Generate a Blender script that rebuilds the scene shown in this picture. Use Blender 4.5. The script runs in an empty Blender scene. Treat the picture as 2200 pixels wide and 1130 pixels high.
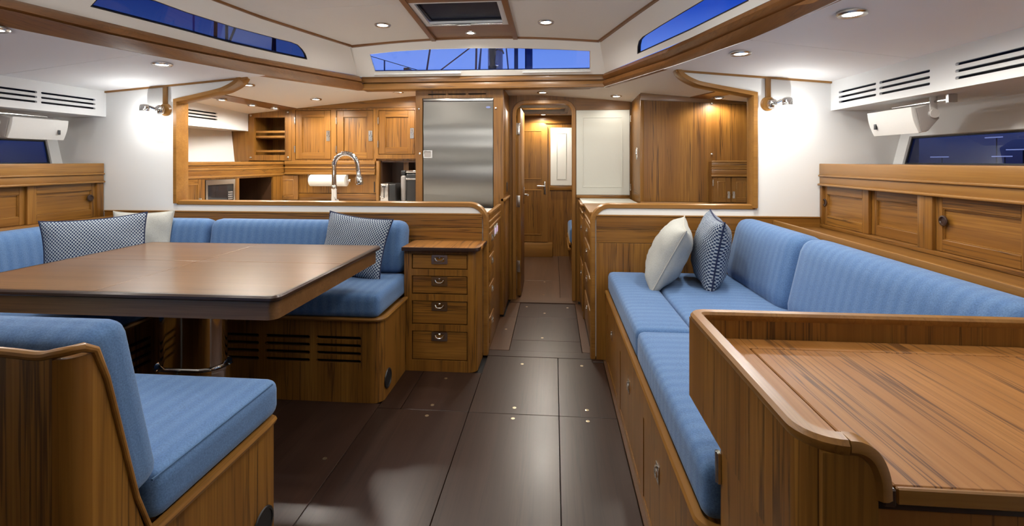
import bpy, bmesh, math, random
from mathutils import Vector, Matrix
from mathutils.geometry import tessellate_polygon
random.seed(7)
SC = bpy.context.scene
COL = SC.collection

# ------------------------------------------------------------------ camera
cam_d = bpy.data.cameras.new('camera')
cam_d.sensor_width = 36.0
cam_d.lens = 36.0 * 1040.0 / 2200.0
cam_d.shift_y = -0.1
cam_d.clip_start = 0.02
cam = bpy.data.objects.new('camera', cam_d)
COL.objects.link(cam)
cam.location = (0, 0, 1.3)
cam.rotation_euler = (math.radians(90), 0, math.atan(90.0 / 1040.0))
SC.camera = cam

# ------------------------------------------------------------------ exposure, sky
SC.view_settings.view_transform = 'Standard'
SC.view_settings.look = 'None'
SC.view_settings.gamma = 1.0
SC.view_settings.use_curve_mapping = False
SC.view_settings.exposure = 0.0
SC.cycles.use_denoising = True
SC.cycles.max_bounces = 8
SC.cycles.diffuse_bounces = 5
SC.cycles.glossy_bounces = 4
SC.cycles.transparent_max_bounces = 12
SC.cycles.sample_clamp_indirect = 6.0
SC.cycles.caustics_reflective = False
SC.cycles.caustics_refractive = False

world = bpy.data.worlds.new('dusk_sky')
SC.world = world
world.use_nodes = True
wn, wl = world.node_tree.nodes, world.node_tree.links
wn.clear()
w_out = wn.new('ShaderNodeOutputWorld')
w_bg = wn.new('ShaderNodeBackground')
w_tc = wn.new('ShaderNodeTexCoord')
w_sep = wn.new('ShaderNodeSeparateXYZ')
w_ramp = wn.new('ShaderNodeValToRGB')
wl.new(w_tc.outputs['Generated'], w_sep.inputs[0])
wl.new(w_sep.outputs['Z'], w_ramp.inputs[0])
el = w_ramp.color_ramp.elements
el[0].position = 0.0; el[0].color = (0.055, 0.10, 0.33, 1)
el[1].position = 0.75; el[1].color = (0.006, 0.03, 0.20, 1)
e = el.new(0.10); e.color = (0.20, 0.34, 0.98, 1)
e = el.new(0.215); e.color = (0.155, 0.295, 0.90, 1)
e = el.new(0.285); e.color = (0.022, 0.085, 0.56, 1)
e = el.new(0.5); e.color = (0.008, 0.035, 0.30, 1)
wl.new(w_ramp.outputs[0], w_bg.inputs[0])
w_bg.inputs[1].default_value = 1.0
wl.new(w_bg.outputs[0], w_out.inputs[0])

# ------------------------------------------------------------------ materials
MATS = {}
def new_mat(name):
    m = bpy.data.materials.new(name); m.use_nodes = True
    nt = m.node_tree
    return m, nt.nodes, nt.links, nt.nodes['Principled BSDF']

def mixc(n, l, fac, a, b, mode='MIX'):
    x = n.new('ShaderNodeMix'); x.data_type = 'RGBA'; x.blend_type = mode
    for sock, v in ((x.inputs[0], fac), (x.inputs[6], a), (x.inputs[7], b)):
        if hasattr(v, 'default_value') or hasattr(v, 'is_output'):
            l.new(v, sock)
        elif isinstance(v, (int, float)):
            sock.default_value = v
        else:
            sock.default_value = (*v, 1) if len(v) == 3 else v
    return x.outputs[2]

def wood(axis='Z', tone='teak'):
    key = 'wood_%s_%s' % (tone, axis)
    if key in MATS: return MATS[key]
    T = {  # light, mid, streak colour, roughness, streak amount, coat
        'teak':  ((0.290, 0.135, 0.024), (0.172, 0.070, 0.0105), (0.045, 0.017, 0.004), .38, .80, .14, .75),
        'solid': ((0.310, 0.150, 0.034), (0.205, 0.090, 0.0165), (0.11, 0.042, 0.008), .36, .35, .10, .5),
        'desk':  ((0.350, 0.158, 0.042), (0.250, 0.100, 0.020), (0.075, 0.028, 0.007), .48, .90, .03, .65),
        'table': ((0.200, 0.102, 0.041), (0.120, 0.057, 0.021), (0.046, 0.022, 0.010), .30, .45, .25, .6),
        'dark':  ((0.040, 0.0200, 0.0135), (0.023, 0.0115, 0.0080), (0.009, 0.004, 0.0033), .33, .45, .03, .45),
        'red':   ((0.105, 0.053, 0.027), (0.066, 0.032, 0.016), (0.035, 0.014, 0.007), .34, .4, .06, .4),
        'edge':  ((0.045, 0.022, 0.014), (0.030, 0.015, 0.010), (0.014, 0.007, 0.005), .30, .3, .25, .4),
        'beam':  ((0.250, 0.108, 0.031), (0.168, 0.069, 0.0185), (0.065, 0.025, 0.008), .38, .35, .10, .5),
    }[tone]
    light, mid, streak, rough, amt, coat, fam = T
    m, n, l, b = new_mat(key)
    tc = n.new('ShaderNodeTexCoord'); oi = n.new('ShaderNodeObjectInfo')
    off = n.new('ShaderNodeVectorMath'); off.operation = 'MULTIPLY_ADD'
    off.inputs[1].default_value = (7.3, 5.1, 3.7)
    comb = n.new('ShaderNodeCombineXYZ')
    for i in range(3): l.new(oi.outputs['Random'], comb.inputs[i])
    l.new(comb.outputs[0], off.inputs[0]); l.new(tc.outputs['Object'], off.inputs[2])
    mp = n.new('ShaderNodeMapping')
    sc = [1.0, 1.0, 1.0]; sc['XYZ'.index(axis)] = 0.022
    mp.inputs['Scale'].default_value = sc
    l.new(off.outputs[0], mp.inputs[0])
    def noise(scale, det, rough_=.55, dist=0.0):
        x = n.new('ShaderNodeTexNoise'); x.inputs['Scale'].default_value = scale
        x.inputs['Detail'].default_value = det; x.inputs['Roughness'].default_value = rough_
        x.inputs['Distortion'].default_value = dist
        l.new(mp.outputs[0], x.inputs['Vector']); return x.outputs[0]
    def ramp(src, stops):
        r = n.new('ShaderNodeValToRGB'); e_ = r.color_ramp.elements
        e_[0].position, e_[0].color = stops[0][0], (*[stops[0][1]] * 3, 1)
        e_[1].position, e_[1].color = stops[-1][0], (*[stops[-1][1]] * 3, 1)
        for p, v in stops[1:-1]:
            q = e_.new(p); q.color = (v, v, v, 1)
        l.new(src, r.inputs[0]); return r.outputs[0]
    broad = noise(11, 3, .5)
    c1 = mixc(n, l, ramp(broad, [(.3, 0), (.7, 1)]), light, mid)
    fine = noise(130, 2, .6)
    c2 = mixc(n, l, ramp(fine, [(.38, .0), (.62, fam)]), c1, mid)
    line = ramp(noise(34, 3, .55), [(.43, 0), (.47, .12), (.488, 1), (.502, 1), (.52, .12), (.56, 0)])
    lm = n.new('ShaderNodeMath'); lm.operation = 'MULTIPLY'; lm.inputs[1].default_value = amt
    sel = ramp(noise(9, 1), [(.38, .1), (.55, 1)])
    lm2 = n.new('ShaderNodeMath'); lm2.operation = 'MULTIPLY'
    l.new(line, lm.inputs[0]); l.new(lm.outputs[0], lm2.inputs[0]); l.new(sel, lm2.inputs[1])
    c3 = mixc(n, l, lm2.outputs[0], c2, streak)
    l.new(c3, b.inputs['Base Color'])
    b.inputs['Roughness'].default_value = rough
    b.inputs['Specular IOR Level'].default_value = .36 if tone == 'dark' else .28 if tone == 'desk' else .42
    b.inputs['Coat Weight'].default_value = coat
    b.inputs['Coat Roughness'].default_value = .18
    MATS[key] = m
    return m

def plain(name, col, rough=.5, metal=0.0, spec=.5, coat=0.0, bump=0.0, emit=None):
    if name in MATS: return MATS[name]
    m, n, l, b = new_mat(name)
    b.inputs['Base Color'].default_value = (*col, 1)
    b.inputs['Roughness'].default_value = rough
    b.inputs['Metallic'].default_value = metal
    b.inputs['Specular IOR Level'].default_value = spec
    b.inputs['Coat Weight'].default_value = coat
    if emit:
        b.inputs['Emission Color'].default_value = (*emit[0], 1)
        b.inputs['Emission Strength'].default_value = emit[1]
    if bump:
        t = n.new('ShaderNodeTexNoise'); t.inputs['Scale'].default_value = 320
        tc = n.new('ShaderNodeTexCoord'); l.new(tc.outputs['Object'], t.inputs['Vector'])
        bp = n.new('ShaderNodeBump'); bp.inputs['Strength'].default_value = bump; bp.inputs['Distance'].default_value = .002
        l.new(t.outputs[0], bp.inputs['Height']); l.new(bp.outputs[0], b.inputs['Normal'])
    MATS[name] = m
    return m

def denim(axis):
    """blue upholstery with soft woven stripes; the colour alternates along the given axis"""
    key = 'denim_' + axis
    if key in MATS: return MATS[key]
    m, n, l, b = new_mat(key)
    tc = n.new('ShaderNodeTexCoord')
    sep = n.new('ShaderNodeSeparateXYZ'); l.new(tc.outputs['Object'], sep.inputs[0])
    mul = n.new('ShaderNodeMath'); mul.operation = 'MULTIPLY'; mul.inputs[1].default_value = 2 * math.pi / .052
    l.new(sep.outputs['XYZ'.index(axis)], mul.inputs[0])
    sn = n.new('ShaderNodeMath'); sn.operation = 'SINE'; l.new(mul.outputs[0], sn.inputs[0])
    rr = n.new('ShaderNodeMapRange'); rr.inputs['From Min'].default_value = -.9; rr.inputs['From Max'].default_value = .9
    l.new(sn.outputs[0], rr.inputs['Value'])
    nz = n.new('ShaderNodeTexNoise'); nz.inputs['Scale'].default_value = 260; nz.inputs['Detail'].default_value = 3
    l.new(tc.outputs['Object'], nz.inputs['Vector'])
    nb = n.new('ShaderNodeTexNoise'); nb.inputs['Scale'].default_value = 6; nb.inputs['Detail'].default_value = 2
    l.new(tc.outputs['Object'], nb.inputs['Vector'])
    fz = n.new('ShaderNodeMath'); fz.operation = 'MULTIPLY'
    l.new(rr.outputs[0], fz.inputs[0]); l.new(nb.outputs[0], fz.inputs[1])
    c = mixc(n, l, fz.outputs[0], (.076, .155, .318), (.112, .206, .375))
    c2 = mixc(n, l, .55, c, nz.outputs[1], 'OVERLAY')
    hs = n.new('ShaderNodeMapRange'); hs.inputs['From Min'].default_value = .3; hs.inputs['From Max'].default_value = .7
    hs.inputs['To Min'].default_value = .78; hs.inputs['To Max'].default_value = 1.18
    l.new(nz.outputs[0], hs.inputs['Value'])
    c3 = mixc(n, l, 1.0, c, hs.outputs[0], 'MULTIPLY')
    l.new(c3, b.inputs['Base Color'])
    b.inputs['Roughness'].default_value = .85
    b.inputs['Specular IOR Level'].default_value = .2
    b.inputs['Sheen Weight'].default_value = .15
    bp = n.new('ShaderNodeBump'); bp.inputs['Strength'].default_value = .25; bp.inputs['Distance'].default_value = .002
    l.new(nz.outputs[0], bp.inputs['Height']); l.new(bp.outputs[0], b.inputs['Normal'])
    MATS[key] = m
    return m

def weave():
    """navy and pale woven lozenges for the scatter cushions (local X and Z of the cushion)"""
    if 'weave' in MATS: return MATS['weave']
    m, n, l, b = new_mat('weave')
    tc = n.new('ShaderNodeTexCoord')
    sep = n.new('ShaderNodeSeparateXYZ'); l.new(tc.outputs['Object'], sep.inputs[0])
    def wave(sx, sz):
        a = n.new('ShaderNodeMath'); a.operation = 'MULTIPLY'; a.inputs[1].default_value = sx; l.new(sep.outputs[0], a.inputs[0])
        c = n.new('ShaderNodeMath'); c.operation = 'MULTIPLY_ADD'; c.inputs[1].default_value = sz
        l.new(sep.outputs[2], c.inputs[0]); l.new(a.outputs[0], c.inputs[2])
        s = n.new('ShaderNodeMath'); s.operation = 'SINE'; l.new(c.outputs[0], s.inputs[0]); return s.outputs[0]
    k = 2 * math.pi / .0145
    p = n.new('ShaderNodeMath'); p.operation = 'ADD'
    l.new(wave(k, k * .75), p.inputs[0]); l.new(wave(k, -k * .75), p.inputs[1])
    r = n.new('ShaderNodeMapRange'); r.inputs['From Min'].default_value = -.15; r.inputs['From Max'].default_value = .35
    l.new(p.outputs[0], r.inputs['Value'])
    c = mixc(n, l, r.outputs[0], (.33, .375, .42), (.016, .030, .080))
    l.new(c, b.inputs['Base Color'])
    b.inputs['Roughness'].default_value = .9; b.inputs['Specular IOR Level'].default_value = .15
    bp = n.new('ShaderNodeBump'); bp.inputs['Strength'].default_value = .3; bp.inputs['Distance'].default_value = .003
    l.new(p.outputs[0], bp.inputs['Height']); l.new(bp.outputs[0], b.inputs['Normal'])
    MATS['weave'] = m
    return m

def linen():
    if 'linen' in MATS: return MATS['linen']
    m, n, l, b = new_mat('linen')
    tc = n.new('ShaderNodeTexCoord')
    nz = n.new('ShaderNodeTexNoise'); nz.inputs['Scale'].default_value = 190; nz.inputs['Detail'].default_value = 3
    l.new(tc.outputs['Object'], nz.inputs['Vector'])
    c = mixc(n, l, nz.outputs[0], (.32, .325, .305), (.47, .475, .45))
    l.new(c, b.inputs['Base Color'])
    b.inputs['Roughness'].default_value = .92; b.inputs['Specular IOR Level'].default_value = .1
    bp = n.new('ShaderNodeBump'); bp.inputs['Strength'].default_value = .35; bp.inputs['Distance'].default_value = .003
    l.new(nz.outputs[0], bp.inputs['Height']); l.new(bp.outputs[0], b.inputs['Normal'])
    MATS['linen'] = m
    return m

def thin_glass(name, tint, gloss=1.0):
    """thin pane: tinted see-through mixed with a mirror by Fresnel"""
    if name in MATS: return MATS[name]
    m, n, l, b = new_mat(name)
    n.remove(b)
    t = n.new('ShaderNodeBsdfTransparent'); t.inputs[0].default_value = (*tint, 1)
    g = n.new('ShaderNodeBsdfGlossy'); g.inputs['Roughness'].default_value = .02; g.inputs[0].default_value = (1, 1, 1, 1)
    f = n.new('ShaderNodeFresnel'); f.inputs[0].default_value = 1.45
    ge = n.new('ShaderNodeNewGeometry'); ir = n.new('ShaderNodeMapRange')   # same Fresnel on both faces of the pane
    ir.inputs['To Min'].default_value = 1.45; ir.inputs['To Max'].default_value = 1 / 1.45
    l.new(ge.outputs['Backfacing'], ir.inputs['Value']); l.new(ir.outputs[0], f.inputs[0])
    mm = n.new('ShaderNodeMath'); mm.operation = 'MULTIPLY'; mm.inputs[1].default_value = gloss
    l.new(f.outputs[0], mm.inputs[0])
    x = n.new('ShaderNodeMixShader')
    l.new(mm.outputs[0], x.inputs[0]); l.new(t.outputs[0], x.inputs[1]); l.new(g.outputs[0], x.inputs[2])
    l.new(x.outputs[0], n['Material Output'].inputs[0])
    MATS[name] = m
    return m

def brushed():
    if 'brushed_steel' in MATS: return MATS['brushed_steel']
    m, n, l, b = new_mat('brushed_steel')
    b.inputs['Base Color'].default_value = (.235, .224, .208, 1)
    b.inputs['Metallic'].default_value = 1.0
    b.inputs['Roughness'].default_value = .27
    tc = n.new('ShaderNodeTexCoord')
    mp = n.new('ShaderNodeMapping'); mp.inputs['Scale'].default_value = (400, 4, 3)
    l.new(tc.outputs['Object'], mp.inputs[0])
    nz = n.new('ShaderNodeTexNoise'); nz.inputs['Scale'].default_value = 1.0; nz.inputs['Detail'].default_value = 3
    l.new(mp.outputs[0], nz.inputs['Vector'])
    mr = n.new('ShaderNodeMapRange'); mr.inputs['To Min'].default_value = .27; mr.inputs['To Max'].default_value = .30
    l.new(nz.outputs[0], mr.inputs['Value']); l.new(mr.outputs[0], b.inputs['Roughness'])
    b.inputs['Anisotropic'].default_value = .5
    MATS['brushed_steel'] = m
    return m

WHITE = plain('white_lacquer', (.76, .77, .765), .5, spec=.35)
WARMW = plain('warm_white_liner', (.84, .82, .765), .7, bump=.05)
PANELW = plain('white_panel', (.56, .57, .52), .45)
GREYW = plain('speaker_white', (.62, .60, .57), .5)
GREYD = plain('speaker_grey', (.36, .33, .31), .55)
CHROME = plain('chrome', (.80, .79, .77), .07, 1.0)
LATCH = plain('latch_chrome', (.78, .77, .74), .20, 1.0)
STEEL = plain('satin_steel', (.62, .60, .57), .25, 1.0)
BRASS = plain('pale_brass', (.62, .52, .36), .3, 1.0)
BLACK = plain('black_void', (.006, .005, .005), .8)
RUBBER = plain('black_plastic', (.013, .013, .014), .4)
DARKWIN = plain('dark_glass', (.02, .02, .024), .08, coat=.5)
LAMP = plain('lamp_lens', (.9, .9, .88), .5, emit=((1.0, .95, .86), 14.0))
LAMPHOT = plain('lamp_glass', (.9, .9, .88), .5, emit=((1.0, .98, .95), 30.0))
PAPER = plain('paper', (.78, .75, .68), .9)
NAVYPIPE = plain('navy_piping', (.010, .018, .06), .8)
CREAMSEAM = plain('cream_seam', (.40, .39, .35), .9)
STITCH = plain('blue_seam', (.05, .11, .22), .9)
CEILW = plain('ceiling_white', (.84, .845, .845), .75)
FABRICX, FABRICY = denim('X'), denim('Y')

# ------------------------------------------------------------------ mesh builder
class B:
    def __init__(self): self.bm = bmesh.new()
    def _tx(self, vs, M):
        if M is not None: bmesh.ops.transform(self.bm, matrix=M, verts=vs)
    def box(self, x0, x1, y0, y1, z0, z1, bev=0.0, seg=2, M=None):
        r = bmesh.ops.create_cube(self.bm, size=1.0)
        vs = r['verts']
        for v in vs:
            v.co = Vector(((x0 + x1) / 2 + v.co.x * (x1 - x0), (y0 + y1) / 2 + v.co.y * (y1 - y0), (z0 + z1) / 2 + v.co.z * (z1 - z0)))
        if bev > 0:
            es = list({e_ for v in vs for e_ in v.link_edges})
            r2 = bmesh.ops.bevel(self.bm, geom=es, offset=bev, segments=seg, profile=.5, affect='EDGES')
            vs = r2['verts'] + [v for v in vs if v.is_valid]
            vs = list({v for v in vs if v.is_valid})
        self._tx(vs, M); return self
    def _tri(self, loops):
        pts = [p for lp in loops for p in lp]
        return pts, tessellate_polygon([[Vector((p[0], p[1], 0)) for p in lp] for lp in loops])
    def plate(self, outer, holes=(), t=.02, M=None):
        """flat plate with holes: 2D outline in the local XY plane, thickness from z=-t to z=0"""
        loops = [list(outer)] + [list(h_) for h_ in holes]
        pts, tris = self._tri(loops)
        f = [self.bm.verts.new((p[0], p[1], 0)) for p in pts]
        k = [self.bm.verts.new((p[0], p[1], -t)) for p in pts]
        for a, b_, c in tris:
            pa, pb, pc = pts[a], pts[b_], pts[c]
            if (pb[0] - pa[0]) * (pc[1] - pa[1]) - (pb[1] - pa[1]) * (pc[0] - pa[0]) < 0: b_, c = c, b_
            try:
                self.bm.faces.new((f[a], f[b_], f[c])); self.bm.faces.new((k[c], k[b_], k[a]))
            except ValueError: pass
        i0 = 0
        for li, lp in enumerate(loops):
            n_ = len(lp)
            ar = sum(lp[i][0] * lp[(i + 1) % n_][1] - lp[(i + 1) % n_][0] * lp[i][1] for i in range(n_))
            fl = (ar > 0) != (li > 0)
            for i in range(n_):
                a, b_ = i0 + i, i0 + (i + 1) % n_
                q = (f[a], k[a], k[b_], f[b_]) if fl else (f[b_], k[b_], k[a], f[a])
                try: self.bm.faces.new(q)
                except ValueError: pass
            i0 += n_
        self._tx(f + k, M); return self
    def prism(self, poly, axis, a0, a1, bev=0.0):
        """extrude a 2D outline along a world axis: X -> (y,z), Y -> (x,z), Z -> (x,y)"""
        def P(p, a):
            return {'X': (a, p[0], p[1]), 'Y': (p[0], a, p[1]), 'Z': (p[0], p[1], a)}[axis]
        lo = [self.bm.verts.new(P(p, a0)) for p in poly]; hi = [self.bm.verts.new(P(p, a1)) for p in poly]
        n_ = len(poly)
        fs = [self.bm.faces.new(lo), self.bm.faces.new(hi[::-1])]
        for i in range(n_):
            fs.append(self.bm.faces.new((lo[i], hi[i], hi[(i + 1) % n_], lo[(i + 1) % n_])))
        bmesh.ops.recalc_face_normals(self.bm, faces=fs)
        if bev:
            es = list({e_ for f_ in fs[:2] for e_ in f_.edges})
            bmesh.ops.bevel(self.bm, geom=es, offset=bev, segments=2, profile=.5, affect='EDGES')
        return self
    def sweep(self, path, prof, up=(0, 0, 1), closed=False, caps=True):
        """sweep a 2D profile (side, up) along a polyline, mitred at the corners"""
        path = [Vector(p) for p in path]; up = Vector(up); n_ = len(path); rings = []
        for i, p in enumerate(path):
            if closed: a, c = path[i - 1], path[(i + 1) % n_]
            else: a, c = path[max(i - 1, 0)], path[min(i + 1, n_ - 1)]
            d1 = (p - a); d2 = (c - p)
            if d1.length < 1e-9: d1 = d2
            if d2.length < 1e-9: d2 = d1
            d1.normalize(); d2.normalize(); t = (d1 + d2)
            t = t.normalized() if t.length > 1e-6 else d1
            u = up - t * up.dot(t)
            if u.length < 1e-4: u = Vector((1, 0, 0)) - t * t.x
            u.normalize(); s = t.cross(u)
            k = 1.0 / max(.35, math.sqrt(max(0.01, (1 + d1.dot(d2)) / 2)))
            bend = (d2 - d1)
            ring = []
            for ps, pu in prof:
                o = s * ps + u * pu
                if bend.length > 1e-6:
                    bn = bend.normalized(); o = o + bn * (o.dot(bn)) * (k - 1)
                ring.append(self.bm.verts.new(p + o))
            rings.append(ring)
        m_ = len(prof); fs = []
        for i in range(n_ if closed else n_ - 1):
            r0, r1 = rings[i], rings[(i + 1) % n_]
            for j in range(m_):
                fs.append(self.bm.faces.new((r0[j], r0[(j + 1) % m_], r1[(j + 1) % m_], r1[j])))
        if caps and not closed:
            fs.append(self.bm.faces.new(rings[0][::-1])); fs.append(self.bm.faces.new(rings[-1]))
        bmesh.ops.recalc_face_normals(self.bm, faces=fs)
        return self
    def tube(self, path, r, n_=10, closed=False):
        prof = [(r * math.cos(2 * math.pi * i / n_), r * math.sin(2 * math.pi * i / n_)) for i in range(n_)]
        d = Vector(path[1]) - Vector(path[0])
        up = (0, 0, 1) if abs(d.normalized().z) < .9 else (0, 1, 0)
        return self.sweep(path, prof, up, closed)
    def tubes(self, path, r, n_=12):
        """round tube with a transported frame, for bends in any plane"""
        path = [Vector(p) for p in path]
        t = (path[1] - path[0]).normalized()
        u = Vector((0, 1, 0)) if abs(t.y) < .9 else Vector((1, 0, 0))
        u = (u - t * u.dot(t)).normalized(); rings = []
        for i, p in enumerate(path):
            t = (path[min(i + 1, len(path) - 1)] - path[max(i - 1, 0)]).normalized()
            u = (u - t * u.dot(t)).normalized(); s = t.cross(u)
            rr = r[i] if isinstance(r, (list, tuple)) else r
            rings.append([self.bm.verts.new(p + u * rr * math.cos(2 * math.pi * j / n_) + s * rr * math.sin(2 * math.pi * j / n_)) for j in range(n_)])
        fs = []
        for a, b_ in zip(rings, rings[1:]):
            for j in range(n_): fs.append(self.bm.faces.new((a[j], a[(j + 1) % n_], b_[(j + 1) % n_], b_[j])))
        fs.append(self.bm.faces.new(rings[0][::-1])); fs.append(self.bm.faces.new(rings[-1]))
        bmesh.ops.recalc_face_normals(self.bm, faces=fs)
        return self
    def lathe(self, prof, M=None, n_=24, sx=1.0, sy=1.0, offx=0.0):
        """revolve (r, z) about the local Z axis; offx stretches the ring into a stadium"""
        rings = []; vs = []
        for r, z in prof:
            ring = []
            for i in range(n_):
                a = 2 * math.pi * (i + .5) / n_
                x = r * math.cos(a) * sx + (offx if math.cos(a) > 0 else -offx); y = r * math.sin(a) * sy
                ring.append(self.bm.verts.new((x, y, z)))
            rings.append(ring); vs += ring
        fs = []
        for a, b_ in zip(rings, rings[1:]):
            for j in range(n_): fs.append(self.bm.faces.new((a[j], a[(j + 1) % n_], b_[(j + 1) % n_], b_[j])))
        fs.append(self.bm.faces.new(rings[0][::-1])); fs.append(self.bm.faces.new(rings[-1]))
        bmesh.ops.recalc_face_normals(self.bm, faces=fs)
        self._tx(vs, M); return self
    def cyl(self, p0, p1, r, n_=16):
        p0, p1 = Vector(p0), Vector(p1); d = p1 - p0
        M = Matrix.Translation(p0) @ d.to_track_quat('Z', 'Y').to_matrix().to_4x4()
        return self.lathe([(r, 0), (r, d.length)], M, n_)
    def cushion(self, hx, hy, hz, r, crown=0.0, M=None, cr_side=0.0, grid=9):
        """upholstery block: every edge rounded by r, top crowned"""
        def cuts(h_):
            rr = min(r, h_ * .98)
            e_ = [h_, h_ - rr * .15, h_ - rr * .45, h_ - rr]
            mid = [(-(h_ - rr) + (2 * (h_ - rr)) * i / grid) for i in range(1, grid)]
            return sorted({round(-x, 6) for x in e_} | {round(x, 6) for x in e_} | {round(x, 6) for x in mid})
        X, Y, Z = cuts(hx), cuts(hy), cuts(hz)
        cache = {}; vs = []
        def V(p):
            k_ = tuple(round(c, 6) for c in p)
            if k_ in cache: return cache[k_]
            q = Vector(p); rx, ry, rz = min(r, hx * .98), min(r, hy * .98), min(r, hz * .98)
            inner = Vector((max(-hx + rx, min(hx - rx, q.x)), max(-hy + ry, min(hy - ry, q.y)), max(-hz + rz, min(hz - rz, q.z))))
            d = q - inner; dd = Vector((d.x / rx, d.y / ry, d.z / rz))
            if dd.length > 1e-9:
                dd = dd / dd.length * max(abs(dd.x), abs(dd.y), abs(dd.z))
                q = inner + Vector((dd.x * rx, dd.y * ry, dd.z * rz))
            u, v, w = q.x / hx, q.y / hy, q.z / hz
            q.z += crown * (1 - u * u) * (1 - v * v) * (1 if w > 0 else 0) * max(w, 0)
            q.y -= cr_side * (1 - u * u) * (1 - w * w) * (1 if v < 0 else 0)
            nv = self.bm.verts.new(q); cache[k_] = nv; vs.append(nv); return nv
        def face(A, Bv, mk):
            for i in range(len(A) - 1):
                for j in range(len(Bv) - 1):
                    self.bm.faces.new([V(mk(a, b_)) for a, b_ in ((A[i], Bv[j]), (A[i + 1], Bv[j]), (A[i + 1], Bv[j + 1]), (A[i], Bv[j + 1]))])
        for s in (-1, 1):
            face(X, Y, lambda a, b_: (a, b_, s * hz)); face(X, Z, lambda a, b_: (a, s * hy, b_)); face(Y, Z, lambda a, b_: (s * hx, a, b_))
        bmesh.ops.recalc_face_normals(self.bm, faces=list({f_ for v in vs for f_ in v.link_faces}))
        self._tx(vs, M); return self

def rot(z=0.0, x=0.0, y=0.0):
    return Matrix.Rotation(z, 4, 'Z') @ Matrix.Rotation(y, 4, 'Y') @ Matrix.Rotation(x, 4, 'X')
def at(x, y, z): return Matrix.Translation((x, y, z))
def frame(o, u, v):
    """matrix whose local X is u, local Y is v, local Z the outward normal"""
    u, v = Vector(u).normalized(), Vector(v).normalized(); w = u.cross(v).normalized(); v = w.cross(u)
    M = Matrix.Identity(4)
    for i in range(3): M[i][0], M[i][1], M[i][2], M[i][3] = u[i], v[i], w[i], o[i]
    return M

BASE = {}     # world matrices of things, used to place parts authored in room coordinates
def link(name, b, mat, parent=None, sharp=35, M=None):
    me = bpy.data.meshes.new(name)
    bmesh.ops.remove_doubles(b.bm, verts=b.bm.verts, dist=1e-6)
    b.bm.to_mesh(me); b.bm.free()
    if M is not None: me.transform(M)
    o = bpy.data.objects.new(name, me); COL.objects.link(o)
    if isinstance(mat, (list, tuple)):
        for m_ in mat: me.materials.append(m_)
    elif mat: me.materials.append(mat)
    if len(me.polygons):
        me.polygons.foreach_set('use_smooth', [True] * len(me.polygons))
        me.set_sharp_from_angle(angle=math.radians(sharp))
    if parent is not None:
        inv = BASE[parent.name]
        me.transform(inv); o.parent = parent; BASE[o.name] = inv
    else:
        cs = [v.co for v in me.vertices]
        c = Vector(((min(v.x for v in cs) + max(v.x for v in cs)) / 2, (min(v.y for v in cs) + max(v.y for v in cs)) / 2, min(v.z for v in cs)))
        me.transform(Matrix.Translation(-c)); o.location = c
        BASE[o.name] = Matrix.Translation(-c)
    return o
def thing(name, label, cat, loc, rz=0.0, group=None):
    o = bpy.data.objects.new(name, None); COL.objects.link(o)
    o.empty_display_size = .1
    o.location = loc; o.rotation_euler = (0, 0, rz)
    o['label'] = label; o['category'] = cat
    if group: o['group'] = group
    BASE[o.name] = (Matrix.Translation(loc) @ Matrix.Rotation(rz, 4, 'Z')).inverted()
    return o
def tag(o, label, cat, group=None):
    o['label'] = label; o['category'] = cat
    if group: o['group'] = group
    return o
def struct(name, b, mat, parent=None, **k):
    o = link(name, b, mat, parent, **k)
    if parent is None: o['kind'] = 'structure'
    return o
def arc(cx, cy, r, a0, a1, n_=8):
    return [(cx + r * math.cos(math.radians(a0 + (a1 - a0) * i / n_)), cy + r * math.sin(math.radians(a0 + (a1 - a0) * i / n_))) for i in range(n_ + 1)]
def slot(x0, x1, y0, y1):
    r = (y1 - y0) / 2
    return arc(x1 - r, (y0 + y1) / 2, r, -90, 90, 5) + arc(x0 + r, (y0 + y1) / 2, r, 90, 270, 5)
def rect(x0, x1, y0, y1): return [(x0, y0), (x1, y0), (x1, y1), (x0, y1)]
def rrect(w, h_, r, n_=4):
    a, b_ = w / 2 - r, h_ / 2 - r
    return arc(a, b_, r, 0, 90, n_) + arc(-a, b_, r, 90, 180, n_) + arc(-a, -b_, r, 180, 270, n_) + arc(a, -b_, r, 270, 360, n_)
def spline(pts, n_=6):
    """Catmull-Rom through points"""
    P = [Vector(p) for p in pts]; P = [P[0] * 2 - P[1]] + P + [P[-1] * 2 - P[-2]]; out = []
    for i in range(1, len(P) - 2):
        for k in range(n_):
            t = k / n_; a, b_, c, d = P[i - 1:i + 3]
            out.append(.5 * ((2 * b_) + (c - a) * t + (2 * a - 5 * b_ + 4 * c - d) * t * t + (3 * b_ - a - 3 * c + d) * t ** 3))
    out.append(P[-2]); return out

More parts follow.
